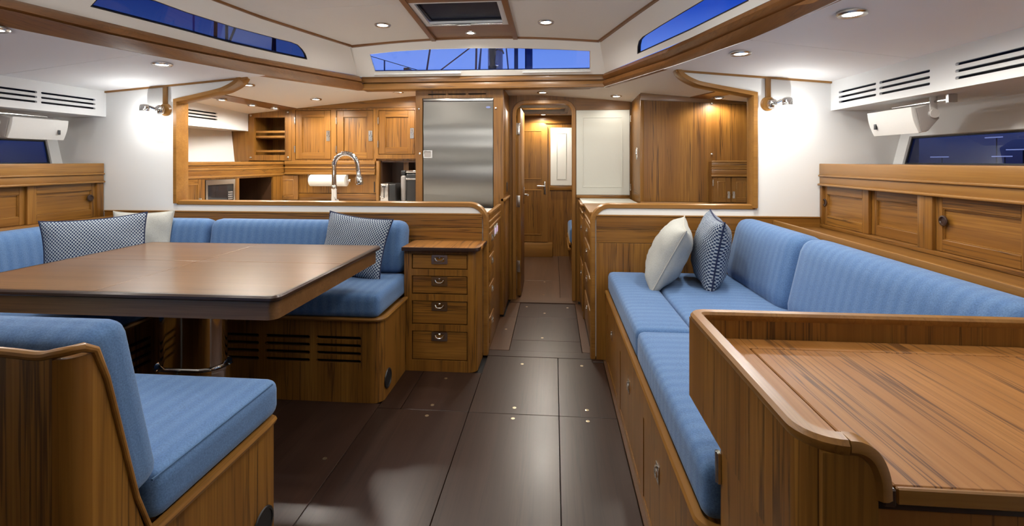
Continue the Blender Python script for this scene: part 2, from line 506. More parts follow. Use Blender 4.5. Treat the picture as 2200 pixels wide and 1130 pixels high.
def panel_door(name, parent, M, w, h_, st=.06, t=.02, up='Z', across='X', depth=.008, tone='teak', grain=None):
    """framed door in local coordinates (0..w, 0..h, outward +z): stiles, rails, recessed panel"""
    body = B().box(.004, w - .004, .004, h_ - .004, -t, -depth - .004, M=M)
    d = link(name, body, wood(up, tone), parent)
    for x0 in (0, w - st):
        link('stile', B().box(x0, x0 + st, 0, h_, -t * .9, 0, .002, 1, M=M), wood(up, tone), d)
    for y0 in (0, h_ - st):
        link('rail', B().box(st, w - st, y0, y0 + st, -t * .9, -.0004, .002, 1, M=M), wood(across, tone), d)
    g = .012
    mould = B()
    mould.sweep([M @ Vector(p) for p in ((st, st, -depth), (w - st, st, -depth), (w - st, h_ - st, -depth), (st, h_ - st, -depth))],
                [(-.004, -.004), (.008, -.004), (.008, .0005), (.002, .006), (-.004, .007)], up=(M.to_3x3() @ Vector((0, 0, 1))), closed=True)
    link('moulding', mould, wood(across, 'solid'), d)
    link('panel', B().box(st + .002, w - st - .002, st + .002, h_ - st - .002, -t * .8, -depth, M=M), wood(grain or up, tone), d)
    return d
def ring_pull(parent, M, w=.03, h_=.07, name='handle'):
    """flush chrome latch plate with a drop ring: local XY on the door face"""
    b = B().plate(rrect(w, h_, .004), [], .003, M=M @ at(0, 0, .003))
    R = min(w, h_) * .34
    b.sweep([M @ Vector((R * math.cos(a), R * math.sin(a), .007)) for a in [2 * math.pi * i / 14 for i in range(14)]],
            [(-.0025, -.0025), (.0025, -.0025), (.0025, .0025), (-.0025, .0025)], up=(M.to_3x3() @ Vector((0, 0, 1))), closed=True)
    b.box(-.004, .004, R * .5, h_ * .40, .003, .010, .001, 1, M=M)
    return link(name, b, LATCH, parent)
def depth_of(o):
    k = 0
    while o.parent: o = o.parent; k += 1
    return k

# ================================================================== helpers for the room shell
def cz(x, y):
    """height of the side-deck and fore ceiling lining"""
    if y > 3.2: return min(1.908, 2.03 - .0983 * abs(x + .69) - .045 * (y - 3.2))
    y = max(y, .9)
    O, xe = (OL, -3.192) if x < XC else (OR, 1.732)
    xo, zo = lerp_at([(p[1], p[0]) for p in reversed(O)], y), lerp_at([(p[1], p[2]) for p in reversed(O)], y)
    return zo + (1.795 - zo) * (x - xo) / (xe - xo)
def newell(pts):
    n_ = Vector((0, 0, 0))
    for i, p in enumerate(pts):
        q = pts[(i + 1) % len(pts)]
        n_ += Vector(((p[1] - q[1]) * (p[2] + q[2]), (p[2] - q[2]) * (p[0] + q[0]), (p[0] - q[0]) * (p[1] + q[1])))
    return n_.normalized()
def plate3(b, outer, holes=(), t=.02, facing=(0, 2, 1.6)):
    """plate through points in space (fitted plane) whose front looks at the point 'facing'"""
    outer = [Vector(p) for p in outer]; n_ = newell(outer); c = sum(outer, Vector()) / len(outer)
    if n_.dot(Vector(facing) - c) < 0: n_ = -n_
    u = (outer[1] - outer[0]); u = (u - n_ * u.dot(n_)).normalized(); v = n_.cross(u)
    M = frame(c, u, v)
    def f2(p): d = Vector(p) - c; return (d.dot(u), d.dot(v))
    b.plate([f2(p) for p in outer], [[f2(p) for p in h_] for h_ in holes], t, M)
    return M, f2
def loftgrid(b, rows, t=.015, flip=False):
    """sheet through rows of points, thickened upward"""
    lo = [[b.bm.verts.new(p) for p in r] for r in rows]
    hi = [[b.bm.verts.new((p[0], p[1], p[2] + t)) for p in r] for r in rows]
    fs = []
    for g in (lo, hi):
        for i in range(len(g) - 1):
            for j in range(len(g[0]) - 1):
                fs.append(b.bm.faces.new((g[i][j], g[i + 1][j], g[i + 1][j + 1], g[i][j + 1])))
    n_, m_ = len(rows), len(rows[0])
    ring = [(0, j) for j in range(m_)] + [(i, m_ - 1) for i in range(1, n_)] + [(n_ - 1, j) for j in range(m_ - 2, -1, -1)] + [(i, 0) for i in range(n_ - 2, 0, -1)]
    for k in range(len(ring)):
        a, c = ring[k], ring[(k + 1) % len(ring)]
        fs.append(b.bm.faces.new((lo[a[0]][a[1]], lo[c[0]][c[1]], hi[c[0]][c[1]], hi[a[0]][a[1]])))
    bmesh.ops.recalc_face_normals(b.bm, faces=fs)
    return b

# ================================================================== floor
floor = struct('floor', B().box(-3.75, 2.35, -1.25, 7.0, -.08, -.016), BLACK)
def floor_panel(x0, x1, y0, y1, z=0.0, m=None, screws=()):
    p = struct('floor_panel', B().box(x0 + .0015, x1 - .0015, y0 + .0015, y1 - .0015, -.0155, z, .0012, 1), m or wood('Y', 'dark'), floor)
    for sx, sy in screws:
        s = B().lathe([(.010, z - .002), (.010, z + .0008), (.007, z + .0012), (.0065, z + .0002)], at(sx, sy, 0), 12)
        struct('floor_screw', s, BRASS, p)
    return p
R1, R2 = 2.475, 3.2
floor_panel(-.44, .026, R1, R2, screws=((-.202, 3.088), (-.207, 2.538)))
floor_panel(.026, .318, R1, R2, screws=((.176, 3.092), (.172, 2.547)))
floor_panel(-.80, -.44, R1, 2.935, screws=((-.642, 2.844), (-.644, 2.529)))
floor_panel(-.925, -.80, R1, 2.935)
floor_panel(-.44, .026, .9, R1, screws=((-.206, 2.432),))
floor_panel(.026, .318, .9, R1, screws=((.169, 2.438),))
floor_panel(-.925, -.44, .9, R1, screws=((-.645, 2.421), (-.60, 1.62)))
floor_panel(-1.42, -.925, .9, 2.52, screws=((-.996, 2.034), (-1.05, 1.66)))
floor_panel(-2.2, -1.42, .9, 2.52)
for x0, x1 in ((-2.2, -1.42), (-1.42, -.925), (-.925, -.44), (-.44, .026), (.026, .318)):
    floor_panel(x0, x1, -1.2, .9)
floor_panel(.318, .352, -1.2, 3.2, .004, wood('Y', 'red'))
floor_panel(.245, .318, 3.15, 3.2, .004, wood('X', 'dark'))
# nosing strip across the passage entrance, passage panels and their red-brown borders
floor_panel(-.445, .25, 3.2, 3.30, .0015, wood('X', 'dark'))
for y0, y1, sc_ in ((3.30, 3.50, ()), (3.50, 4.02, ((-.085, 3.555),)), (4.02, 4.41, ((-.079, 4.131), (-.24, 4.30), (.12, 4.30)))):
    floor_panel(-.305, .19, y0, y1, 0, None, sc_)
floor_panel(-.445, -.305, 3.30, 4.0, .003, wood('Y', 'red'), ((-.367, 3.707),))
floor_panel(.19, .25, 3.30, 4.41, .003, wood('Y', 'red'))
floor_panel(-.41, -.305, 4.0, 4.41, .003, wood('Y', 'red'))
floor_panel(-.40, .22, 4.41, 4.58, .008, wood('X', 'red'))
for y0, y1, sc_ in ((4.58, 5.25, ((-.10, 4.70), (-.1, 5.2))), (5.25, 6.62, ())):
    floor_panel(-.43, .06, y0, y1, 0, wood('Y', 'red'), sc_)
floor_panel(.06, .22, 4.58, 6.62, .003, wood('Y', 'red'))
floor_panel(-1.4, -.43, 4.58, 6.62, 0, wood('Y', 'red'))

# ================================================================== hull sides with their windows
def hull_side(side):
    if side > 0:
        M = frame((2.10, 0, 1.287), (0, -1, 0), (.04, 0, .16)); sg = -1; ya, yb, yc = 3.12, 3.12, .95
    else:
        M = frame((-3.533, 0, 1.287), (0, 1, 0), (-.04, 0, .17)); sg = 1; ya, yb, yc = 3.127, 3.127, 1.2
    hole = [(sg * yc, -.012), (sg * ya, -.012), (sg * yb, .164), (sg * yc, .164)]
    if sg < 0: outer = [(1.25, -1.33), (1.25, .58), (-4.6, .58), (-4.6, -1.33)]
    else: outer = [(-1.25, -1.33), (4.85, -1.33), (4.85, .58), (-1.25, .58)]
    w = struct('wall_right' if side > 0 else 'wall_left', B().plate(outer, [hole], .03, M), WHITE)
    # slanting reveal, black seal, pane set back towards the outside
    k = 1
    hin = [(sg * (yc + .01), -.004), (sg * (ya - .004), -.004), (sg * (yb - .004), .160), (sg * (yc + .01), .160)]
    b = B()
    fo = [b.bm.verts.new(M @ Vector((*p, 0))) for p in hole]; ba = [b.bm.verts.new(M @ Vector((*p, -.02))) for p in hin]
    fo2 = [b.bm.verts.new(M @ Vector((*p, -.005))) for p in [(h_[0] + (sg * .01 if i in (1, 2) else -sg * .01), h_[1] + (.01 if i > 1 else -.01)) for i, h_ in enumerate(hole)]]
    ba2 = [b.bm.verts.new(M @ Vector((*p, -.03))) for p in hole]
    for i in range(4):
        j = (i + 1) % 4
        b.bm.faces.new((fo[i], fo[j], ba[j], ba[i])); b.bm.faces.new((fo2[i], ba2[i], ba2[j], fo2[j]))
        b.bm.faces.new((fo[i], fo2[i], fo2[j], fo[j])); b.bm.faces.new((ba[i], ba[j], ba2[j], ba2[i]))
    bmesh.ops.recalc_face_normals(b.bm, faces=list(b.bm.faces))
    struct('window_reveal', b, WHITE, w)
    win = struct('window_%d' % (4 if side > 0 else 3), B().plate(hin, [], .008, M @ at(0, 0, -.021)), thin_glass('hull_glass', (.38, .39, .46), 1.0))
    seal = B(); seal.sweep([M @ Vector((*p, -.016)) for p in hin], [(-.006, -.004), (.006, -.004), (.006, .004), (-.006, .004)], up=(M.to_3x3() @ Vector((0, 0, 1))), closed=True)
    struct('window_seal', seal, RUBBER, win)
hull_side(1); hull_side(-1)
struct('wall_back', B().box(-3.8, 2.4, -1.32, -1.25, -.05, 2.3), wood('Z', 'teak'))

# ================================================================== soffits with air slots (along the hull on both sides)
def soffit(x, sgn, groups, rows, y0, y1, z0, z1, xh, name):
    M = frame((x, 0, 0), (0, -sgn, 0), (0, 0, 1))     # looks at the centreline
    holes = [slot(min(-sgn * a, -sgn * b_), max(-sgn * a, -sgn * b_), r - .0065, r + .0065) for a, b_ in groups for r in rows]
    o = rect(min(-sgn * y0, -sgn * y1), max(-sgn * y0, -sgn * y1), z0, z1)
    s = struct(name, B().plate(o, holes, .014, M), WHITE)
    xo = x + sgn * .014
    struct('soffit_base', B().box(min(xo, xh), max(xo, xh), y0, y1, z0 + .0005, z0 + .014), WHITE, s)
    struct('slot_backing', B().box(min(x + sgn * .07, x + sgn * .075), max(x + sgn * .07, x + sgn * .075), y0, y1, z0 + .014, z1 - .02), BLACK, s)
    return s
soffit(1.732, 1, ((2.772, 3.115), (2.396, 2.746), (1.90, 2.255), (1.5, 1.87), (.8, 1.2)), (1.716, 1.686, 1.656), -1.24, 3.2, 1.613, 1.797, 2.2, 'trim_1')
soffit(-3.192, -1, ((2.759, 3.119), (2.38, 2.737), (1.90, 2.255), (1.5, 1.87)), (1.724, 1.694, 1.664), -1.24, 3.2, 1.613, 1.797, -3.63, 'trim_2')
soffit(-2.95, -1, ((3.40, 4.02),), (1.712, 1.686, 1.660), 3.26, 4.45, 1.585, 1.80, -3.6, 'trim_3')
soffit(1.732, 1, (), (), 3.26, 4.05, 1.60, 1.77, 2.1, 'trim_4')

# ================================================================== deckhouse: beams, trunk sides, windscreen, roof lining
OL = [(-2.81, .9, 1.915), (-2.491, 1.977, 1.905), (-2.376, 2.361, 1.9), (-2.219, 2.752, 1.895), (-2.088, 3.061, 1.89), (-1.588, 3.93, 1.886)]
SL = [(-2.72, .9, 1.96), (-2.330, 1.90, 1.95), (-2.245, 2.28, 1.945), (-2.133, 2.644, 1.945), (-1.99, 3.0, 1.945), (-1.575, 3.86, 1.945)]
TL = [(-2.81, .9, 2.03), (-2.401, 1.971, 2.02), (-2.284, 2.27, 2.009), (-2.136, 2.648, 1.995), (-1.997, 3.011, 1.985), (-1.614, 3.897, 2.0)]
OR = [(1.36, .9, 1.915), (1.078, 1.924, 1.905), (.996, 2.459, 1.9), (.764, 3.085, 1.89), (.403, 3.95, 1.886)]
SR = [(1.33, .9, 1.955), (.98, 2.10, 1.945), (.80, 2.82, 1.942), (.70, 3.14, 1.94), (.394, 3.90, 1.943)]
TR = [(1.33, .9, 2.0), (.985, 2.0, 1.995), (.82, 2.56, 1.988), (.70, 3.0, 1.987), (.40, 3.914, 1.995)]
def beam(name, O, S, T, out):
    b = B(); off = Vector((out * .05, 0, 0)); rings = []
    for o_, s_, t_ in zip(O, S, T):
        o_, s_, t_ = Vector(o_), Vector(s_), Vector(t_)
        inw = Vector((-out, 0, 0))
        s1 = s_ + Vector((0, 0, -.005)) ; s2 = s_ + Vector((out * .016, 0, .001)); s3 = s_ + Vector((0, 0, .007))
        m1 = o_.lerp(s1, .12) + inw * .006; m2 = o_.lerp(s1, .5) + inw * .012; m3 = s3.lerp(t_, .55) + inw * .010
        rings.append([o_, m1, m2, s1, s2, s3, m3, t_, t_ + off + Vector((0, 0, .01)), o_ + off * 1.6 + Vector((0, 0, .06)), o_ + off])
    vr = [[b.bm.verts.new(p) for p in r] for r in rings]; m_ = len(vr[0])
    for a, c in zip(vr, vr[1:]):
        for j in range(m_): b.bm.faces.new((a[j], a[(j + 1) % m_], c[(j + 1) % m_], c[j]))
    b.bm.faces.new(vr[0]); b.bm.faces.new(vr[-1][::-1])
    bmesh.ops.recalc_face_normals(b.bm, faces=list(b.bm.faces))
    return struct(name, b, wood('Y', 'beam'), sharp=28)
beam('trim_5', OL, SL, TL, -1)
beam('trim_6', OR, SR, TR, 1)
b = B()   # beam across the front of the deckhouse
for za, zb, d in ((1.888, 1.940, .0), (1.947, 1.998, .008)):
    b.prism([(-1.598, 3.905 + d), (.404, 3.918 + d), (.404, 4.03), (-1.598, 4.03)], 'Z', za, zb, .006)
b.prism([(-1.59, 3.935), (.40, 3.945), (.40, 4.03), (-1.59, 4.03)], 'Z', 1.93, 1.99)
struct('trim_7', b, wood('X', 'teak'))

winL = [(-2.264, 2.193, 2.09), (-2.28, 2.197, 2.061), (-2.2, 2.4, 2.054), (-2.114, 2.621, 2.047), (-2.013, 2.882, 2.035), (-1.90, 3.16, 2.034), (-1.795, 3.405, 2.036), (-1.791, 3.385, 2.055), (-1.789, 3.363, 2.072), (-1.791, 3.321, 2.096), (-1.798, 3.271, 2.117), (-1.818, 3.214, 2.124), (-1.853, 3.13, 2.123), (-1.975, 2.829, 2.128), (-2.073, 2.57, 2.143), (-2.127, 2.414, 2.159)]
winL = winL[1:] + [(-2.21, 2.21, 2.145)]
winR = [(.56, 3.344, 2.02), (.553, 3.285, 2.06), (.553, 3.234, 2.084), (.566, 3.171, 2.095), (.633, 2.937, 2.104), (.752, 2.528, 2.114), (.80, 2.30, 2.125), (.885, 2.275, 2.026), (.744, 2.751, 2.018)]
trunkL = [(-2.82, .9, 2.03), (-2.401, 1.971, 2.02), (-2.284, 2.27, 2.009), (-2.136, 2.648, 1.995), (-1.997, 3.011, 1.977), (-1.614, 3.897, 2.0), (-1.587, 3.651, 2.2), (-1.868, 2.945, 2.22), (-1.969, 2.671, 2.239), (-2.55, .9, 2.38)]
trunkR = [(1.30, .9, 2.0), (.933, 2.184, 1.995), (.754, 2.789, 1.984), (.4, 3.914, 1.995), (.342, 3.685, 2.2), (.482, 3.198, 2.216), (.587, 2.844, 2.223), (1.13, .9, 2.25)]
def trunk(name, wname, outer, win, tint):
    b = B(); M, f2 = plate3(b, outer, [win], .03)
    w = struct(name, b, WARMW)
    g = B(); g.plate([f2(p) for p in win], [], .006, M @ at(0, 0, -.022))
    gl = struct(wname, g, tint)
    s = B(); s.sweep([M @ Vector((*f2(p), -.014)) for p in win], [(-.005, -.012), (.005, -.012), (.005, .012), (-.005, .012)], up=(M.to_3x3() @ Vector((0, 0, 1))), closed=True)
    struct('window_seal', s, RUBBER, gl)
trunk('wall_left.001', 'window_1', trunkL, winL, thin_glass('deck_glass_port', (.38, .42, .50), 1.0))
trunk('wall_right.001', 'window_2', trunkR, winR, thin_glass('deck_glass', (.85, .9, .95), .35))
ws_o = [(-1.655, 3.902, 1.995), (.444, 3.916, 1.99), (.385, 3.69, 2.207), (.035, 3.677, 2.222), (-.292, 3.661, 2.236), (-.608, 3.654, 2.241), (-.927, 3.655, 2.238), (-1.223, 3.664, 2.228), (-1.645, 3.682, 2.205)]
ws_i = [(-1.467, 3.866, 2.031), (-.714, 3.874, 2.028), (.287, 3.88, 2.027), (.278, 3.759, 2.144), (.036, 3.745, 2.157), (-.297, 3.729, 2.17), (-.62, 3.722, 2.175), (-.944, 3.721, 2.174), (-1.245, 3.73, 2.164), (-1.467, 3.744, 2.149)]
b = B(); M, f2 = plate3(b, ws_o, [ws_i], .012, (-.6, 1, 1.6))
struct('wall_front.002', b, WARMW)
g = struct('window_5', B().plate([f2(p) for p in ws_i], [], .006, M @ at(0, 0, -.013)), thin_glass('windscreen_glass', (.96, .97, .98), .6))
s = B(); s.sweep([M @ Vector((*f2(p), -.008)) for p in ws_i], [(-.004, -.006), (.004, -.006), (.004, .006), (-.004, .006)], up=(M.to_3x3() @ Vector((0, 0, 1))), closed=True)
struct('window_seal', s, STEEL, g)
struct('trim_8', B().box(-1.47, -.75, 3.86, 3.885, 2.004, 2.014, .002).box(-.25, .29, 3.866, 3.89, 2.003, 2.011, .002), WHITE)   # blind rails on the ledge

# roof lining between the trunk sides
def lerp_at(tab, y):
    for (y0, v0), (y1, v1) in zip(tab, tab[1:]):
        if y1 <= y <= y0 or (y1, v1) == tab[-1]:
            return v0 + (v1 - v0) * (y - y0) / (y1 - y0)
XLt = [(3.682, -1.60), (3.651, -1.587), (2.945, -1.868), (2.671, -1.969), (.9, -2.55)]
ZLt = [(3.682, 2.206), (3.651, 2.2), (2.945, 2.22), (2.671, 2.239), (.9, 2.38)]
XRt = [(3.685, .342), (3.198, .482), (2.844, .587), (.9, 1.13)]
ZRt = [(3.685, 2.2), (3.198, 2.216), (2.844, 2.223), (.9, 2.25)]
XC = -.606
def rz_(x, y):
    zc = 2.241 + .012 * (3.654 - y)
    if x < XC: xe, ze = lerp_at(XLt, y), lerp_at(ZLt, y)
    else: xe, ze = lerp_at(XRt, y), lerp_at(ZRt, y)
    return zc + (ze - zc) * ((x - XC) / (xe - XC)) ** 2
ceiling = struct('ceiling', B().box(-3.9, 2.5, -1.3, .86, 2.10, 2.14).box(-3.9, 2.5, 4.05, 6.9, 2.04, 2.07), WHITE)
def roof_panel(fx0, fx1, y0, y1):
    rows = []
    for i in range(7):
        y = y0 + (y1 - y0) * i / 6; x0, x1 = fx0(y), fx1(y)
        rows.append([(x0 + (x1 - x0) * j / 6, y, rz_(x0 + (x1 - x0) * j / 6, y)) for j in range(7)])
    return struct('ceiling_panel', loftgrid(B(), rows), WARMW, ceiling)
for y0, y1 in ((2.87, 3.665), (.9, 2.866)):
    roof_panel(lambda y: lerp_at(XLt, y) - .004, lambda y: -.905, y0, y1)
    roof_panel(lambda y: -.30, lambda y: lerp_at(XRt, y) + .004, y0, y1)
# narrow teak beads round the lining
bead = [(-.011, -.009), (.011, -.009), (.011, .012), (-.011, .012)]
def beadrun(name, pts, ax='Y'): return struct(name, B().sweep(pts, bead), wood(ax, 'beam'))
beadrun('trim_9', [(lerp_at(XLt, y) + .006, y, lerp_at(ZLt, y) - .004) for y in (.9, 2.671, 2.945, 3.3, 3.66)])
beadrun('trim_10', [(lerp_at(XRt, y) - .006, y, lerp_at(ZRt, y) - .004) for y in (.9, 2.844, 3.198, 3.67)])
beadrun('trim_11', [(x, 3.655 + .03 * ((x + .6) / .95) ** 2, rz_(x, 3.655) - .003) for x in [-1.585 + i * (1.925 / 12) for i in range(13)]], 'X')
for nm, xa, xb in (('trim_12', -.918, -.872), ('trim_13', -.290, -.286)):
    struct(nm, B().sweep([(xa, 3.652, rz_(xa, 3.652) - .012), (xb, 2.6, rz_(xb, 2.6) - .012), (xb + (.0 if xa > -.5 else .09), .95, rz_(xb, .95) - .012)],
                         [(-.017, -.010), (.017, -.010), (.017, .02), (-.017, .02)]), wood('Y', 'beam'))
struct('ceiling_panel', B().box(-.905, -.30, 3.315, 3.652, 2.236, 2.25), wood('X', 'beam'), ceiling)
struct('ceiling_panel', B().box(-.885, -.295, 2.72, 2.815, 2.236, 2.25), wood('X', 'beam'), ceiling)
struct('ceiling_panel', B().box(-.89, -.295, .9, 2.716, 2.243, 2.255), WARMW, ceiling)
# end of the deckhouse behind the camera
b = B(); plate3(b, [(-2.85, .9, 1.9), (1.4, .9, 1.9), (1.4, .9, 2.4), (-2.85, .9, 2.4)], [], .03, (0, 3, 2)); struct('wall_back.001', b, WARMW)

# side-deck and fore ceilings (panels with a fine joint)
def side_panel(xs, y0, y1, mat=WARMW, nx=5, ny=8, t=.012):
    rows = []
    for i in range(ny + 1):
        y = y0 + (y1 - y0) * i / ny; x0, x1 = xs(y)
        rows.append([(x0 + (x1 - x0) * j / nx, y, cz(x0 + (x1 - x0) * j / nx, min(y, 3.2) if y1 <= 3.2 else max(y, 3.201))) for j in range(nx + 1)])
    return struct('ceiling_panel', loftgrid(B(), rows, t), mat, ceiling)
OLy = [(y, x) for x, y, z in reversed(OL)]; ORy = [(y, x) for x, y, z in reversed(OR)]
for y0, y1 in ((.9, 2.53), (2.534, 3.2)):
    side_panel(lambda y: (-3.2, lerp_at(OLy, y) + .01), y0, y1, CEILW)
for y0, y1 in ((.9, 2.50), (2.504, 3.2)):
    side_panel(lambda y: (lerp_at(ORy, y) - .01, 1.74), y0, y1, CEILW)
side_panel(lambda y: (-3.2, 1.74), -1.24, .9, CEILW)
side_panel(lambda y: (-3.6, lerp_at(OLy, y) + .01), 3.204, 3.93, WARMW)
side_panel(lambda y: (lerp_at(ORy, y) - .01, 2.2), 3.204, 3.93, WARMW)
side_panel(lambda y: (-3.6, -.69), 3.93, 4.84)
side_panel(lambda y: (-.69, 2.2), 3.93, 4.6)

# ================================================================== half bulkhead between saloon and galley / passage (Y 3.2)
MB_ = frame((0, 3.2, 0), (1, 0, 0), (0, 0, 1))
def bulkhead(name, pts): return struct(name, B().plate(pts, [], .06, MB_), WHITE)
cL = arc(-.56, .895, .095, 0, 90, 8)
bulkhead('wall_front', [(-3.66, .02), (-.465, .02)] + cL + [(-2.65, .99), (-2.65, 1.715), (-2.36, 1.772), (-2.28, 1.795), (-2.21, 1.835), (-2.175, 1.885), (-2.17, 1.893), (-3.2, 1.795), (-3.66, 1.76)])
cR = arc(.36, .895, .095, 180, 90, 8)
bulkhead('wall_front.001', [(.265, .02)] + [(2.25, .02), (2.25, 1.76), (1.74, 1.797), (.81, 1.892), (.815, 1.885), (.85, 1.835), (.92, 1.795), (1.0, 1.772), (1.272, 1.715), (1.272, .99)] + cR[::-1])
cap = [(-.012, -.030), (.012, -.030), (.017, -.02), (.019, 0), (.017, .02), (.012, .030), (-.012, .030), (-.017, .02), (-.019, 0), (-.017, -.02)]
cap = [(a, b_ * 1.25) for a, b_ in cap]
yc = 3.228
pathL = [(-.456, yc, .005), (-.456, yc, .6)] + [(p[0], yc, p[1]) for p in arc(-.565, .895, .109, 0, 90, 10)] + [(-2.645, yc, 1.004)]
struct('trim_14', B().sweep(pathL, cap, up=(0, -1, 0)), wood('X', 'solid'))
pathR = [(.256, yc, .005), (.256, yc, .6)] + [(p[0], yc, p[1]) for p in arc(.365, .895, .109, 180, 90, 10)] + [(1.27, yc, 1.004)]
struct('trim_15', B().sweep(pathR, cap, up=(0, -1, 0)), wood('X', 'solid'))
capf = [(a * 1.0, b_ * 1.5) for a, b_ in cap]
yf = 3.232
fl = [(-2.648, yf, 1.0), (-2.648, yf, 1.722)] + [tuple(p) for p in spline([(-2.648, yf, 1.722), (-2.36, yf, 1.782), (-2.275, yf, 1.808), (-2.20, yf, 1.85), (-2.168, yf, 1.90)], 5)][1:]
struct('trim_16', B().sweep(fl, capf, up=(0, -1, 0)), wood('X', 'solid'))
fr = [(1.270, yf, 1.0), (1.270, yf, 1.722)] + [tuple(p) for p in spline([(1.270, yf, 1.722), (.98, yf, 1.782), (.895, yf, 1.808), (.825, yf, 1.85), (.79, yf, 1.90)], 5)][1:]
struct('trim_17', B().sweep(fr, capf, up=(0, -1, 0)), wood('X', 'solid'))
# ceiling beads along the bulkhead, vertical cover strips to the wall lamps
struct('trim_18', B().sweep([(-3.2, 3.193, cz(-3.2, 3.2) - .004), (-2.12, 3.193, cz(-2.12, 3.2) - .004)], [(-.006, -.008), (.006, -.008), (.006, .008), (-.006, .008)]), wood('X', 'solid'))
struct('trim_19', B().sweep([(.78, 3.193, cz(.78, 3.2) - .004), (1.74, 3.193, cz(1.74, 3.2) - .004)], [(-.006, -.008), (.006, -.008), (.006, .008), (-.006, .008)]), wood('X', 'solid'))
# teak cladding below the white band
def cladding(x0, x1):
    c = None
    for z0, z1, ax in ((.005, .765, 'Z'), (.767, .852, 'X'), (.854, .938, 'X')):
        o = B().box(x0, x1, 3.184, 3.2, z0, z1, .0015, 1)
        
        if c is None: c = struct('trim_20' if x0 < 0 else 'trim_21', o, wood(ax, 'teak'))
        else: struct('cladding_board', o, wood(ax, 'teak'), c)
    struct('cladding_bead', B().box(x0, x1, 3.180, 3.2, .938, .948, .003), wood('X', 'solid'), c)
cladding(-3.19, -.475); cladding(.275, 1.66)

# ================================================================== bulkhead with the doorway (Y 4.5) and the fore cabin beyond
MD = frame((0, 4.5, 0), (1, 0, 0), (0, 0, 1))
arch = [(-.355, .012), (-.355, 1.745)] + arc(-.27, 1.745, .085, 180, 90, 6)[1:] + arc(.085, 1.745, .085, 90, 0, 6) + [(.17, .012)]
out = [(-3.5, .0), (1.2, .0), (1.2, 1.83), (-.69, 1.972), (-3.5, 1.70)]
out = [(-3.5, 0), (-.43, 0), (-.43, 1.93), (.26, 1.93), (.26, 0), (1.95, 0), (1.95, 1.76), (-.69, 1.985), (-3.5, 1.74)]
struct('wall_front.003', B().plate([(-1.14, .001), (-.355, .001), (-.355, 1.745)] + arc(-.27, 1.745, .085, 180, 90, 6)[1:] + arc(.085, 1.745, .085, 90, 0, 6) + [(.17, .001), (1.95, .001), (1.95, 1.72), (-.69, 1.985), (-1.14, 1.96)], [], .05, MD), wood('Z', 'teak'))
struct('wall_front.007', B().box(-3.7, -1.14, 4.83, 4.86, 0, 2.03), wood('Z', 'teak'))
dc = [(-.014, -.035), (.014, -.035), (.018, -.03), (.018, .03), (.014, .035), (-.014, .035), (-.018, .03), (-.018, -.03)]
dp = [(-.369, 4.52, .01)] + [(-.369, 4.52, 1.745)] + [(x, 4.52, z) for x, z in arc(-.27, 1.745, .099, 180, 90, 7)[1:]] + [(x, 4.52, z) for x, z in arc(.085, 1.745, .099, 90, 0, 7)] + [(.184, 4.52, .01)]
struct('trim_22', B().sweep(dp, dc, up=(0, -1, 0)), wood('Z', 'solid'))
struct('trim_23', B().box(.205, .69, 4.488, 4.5, 1.765, cz(.45, 4.5) + .03), wood('X', 'teak'))      # board over the white panel
pan = struct('wall_front.004', B().box(.206, .688, 4.484, 4.5, .985, 1.762, .002, 1), PANELW)
struct('inset_panel', B().sweep([(.265, 4.484, 1.06), (.62, 4.484, 1.06), (.62, 4.484, 1.695), (.265, 4.484, 1.695)], [(-.006, -.002), (.006, -.002), (.004, .003), (-.004, .003)], up=(0, -1, 0), closed=True), PANELW, pan)
# fore cabin shell
struct('wall_left.002', B().box(-1.45, -1.4, 4.58, 6.65, 0, 2.2), wood('Z', 'teak'))
struct('wall_right.002', B().box(.55, .6, 4.58, 6.65, 0, 2.2), wood('Z', 'teak'))
fw = struct('wall_front.005', B().box(-1.45, .6, 6.6, 6.66, 0, 2.2), wood('Z', 'teak'))
struct('ceiling_panel', B().box(-1.45, .6, 4.56, 6.62, 1.912, 1.93), WARMW, ceiling)
struct('cornice', B().box(-1.4, .55, 6.575, 6.6, 1.80, 1.9115, .003), wood('X', 'teak'), fw)
fp = struct('wall_front.006', B().box(-.045, .30, 6.58, 6.6, .965, 1.745, .002, 1), plain('bright_panel', (.74, .74, .69), .35))
struct('inset_panel', B().sweep([(.04, 6.58, 1.05), (.165, 6.58, 1.05), (.165, 6.58, 1.665), (.04, 6.58, 1.665)], [(-.006, -.002), (.006, -.002), (.004, .004), (-.004, .004)], up=(0, -1, 0), closed=True), PANELW, fp)
struct('rail_board', B().box(-.055, .32, 6.575, 6.6, .90, .96, .002), wood('X', 'teak'), fw)
# closed door at the end of the fore cabin
dpts = [(-.60, .20), (-.085, .20), (-.085, 1.74)] + arc(-.155, 1.74, .07, 0, 90, 5) + [(-.60, 1.81)]
far = struct('door_2', B().prism(dpts, 'Y', 6.562, 6.6), wood('Z', 'solid'))
for z0, z1 in ((1.05, 1.70), (.30, .90)):
    struct('door_panel', B().box(-.46, -.17, 6.556, 6.563, z0, z1, .002, 1), wood('Z', 'teak'), far)
    struct('door_moulding', B().sweep([(-.46, 6.558, z0), (-.17, 6.558, z0), (-.17, 6.558, z1), (-.46, 6.558, z1)], [(-.008, -.003), (.008, -.003), (.004, .006), (-.004, .006)], up=(0, -1, 0), closed=True), wood('X', 'solid'), far)
struct('door_handle', B().box(-.137, -.108, 6.548, 6.562, .845, 1.02, .006).cyl((-.122, 6.55, .955), (-.122, 6.51, .955), .009).tubes([(-.116, 6.512, .955), (-.16, 6.508, .957), (-.225, 6.510, .960)], .008), STEEL, far)
struct('door_riser', B().box(-1.4, -.02, 6.53, 6.6, .0, .19, .004), wood('X', 'solid'), fw)
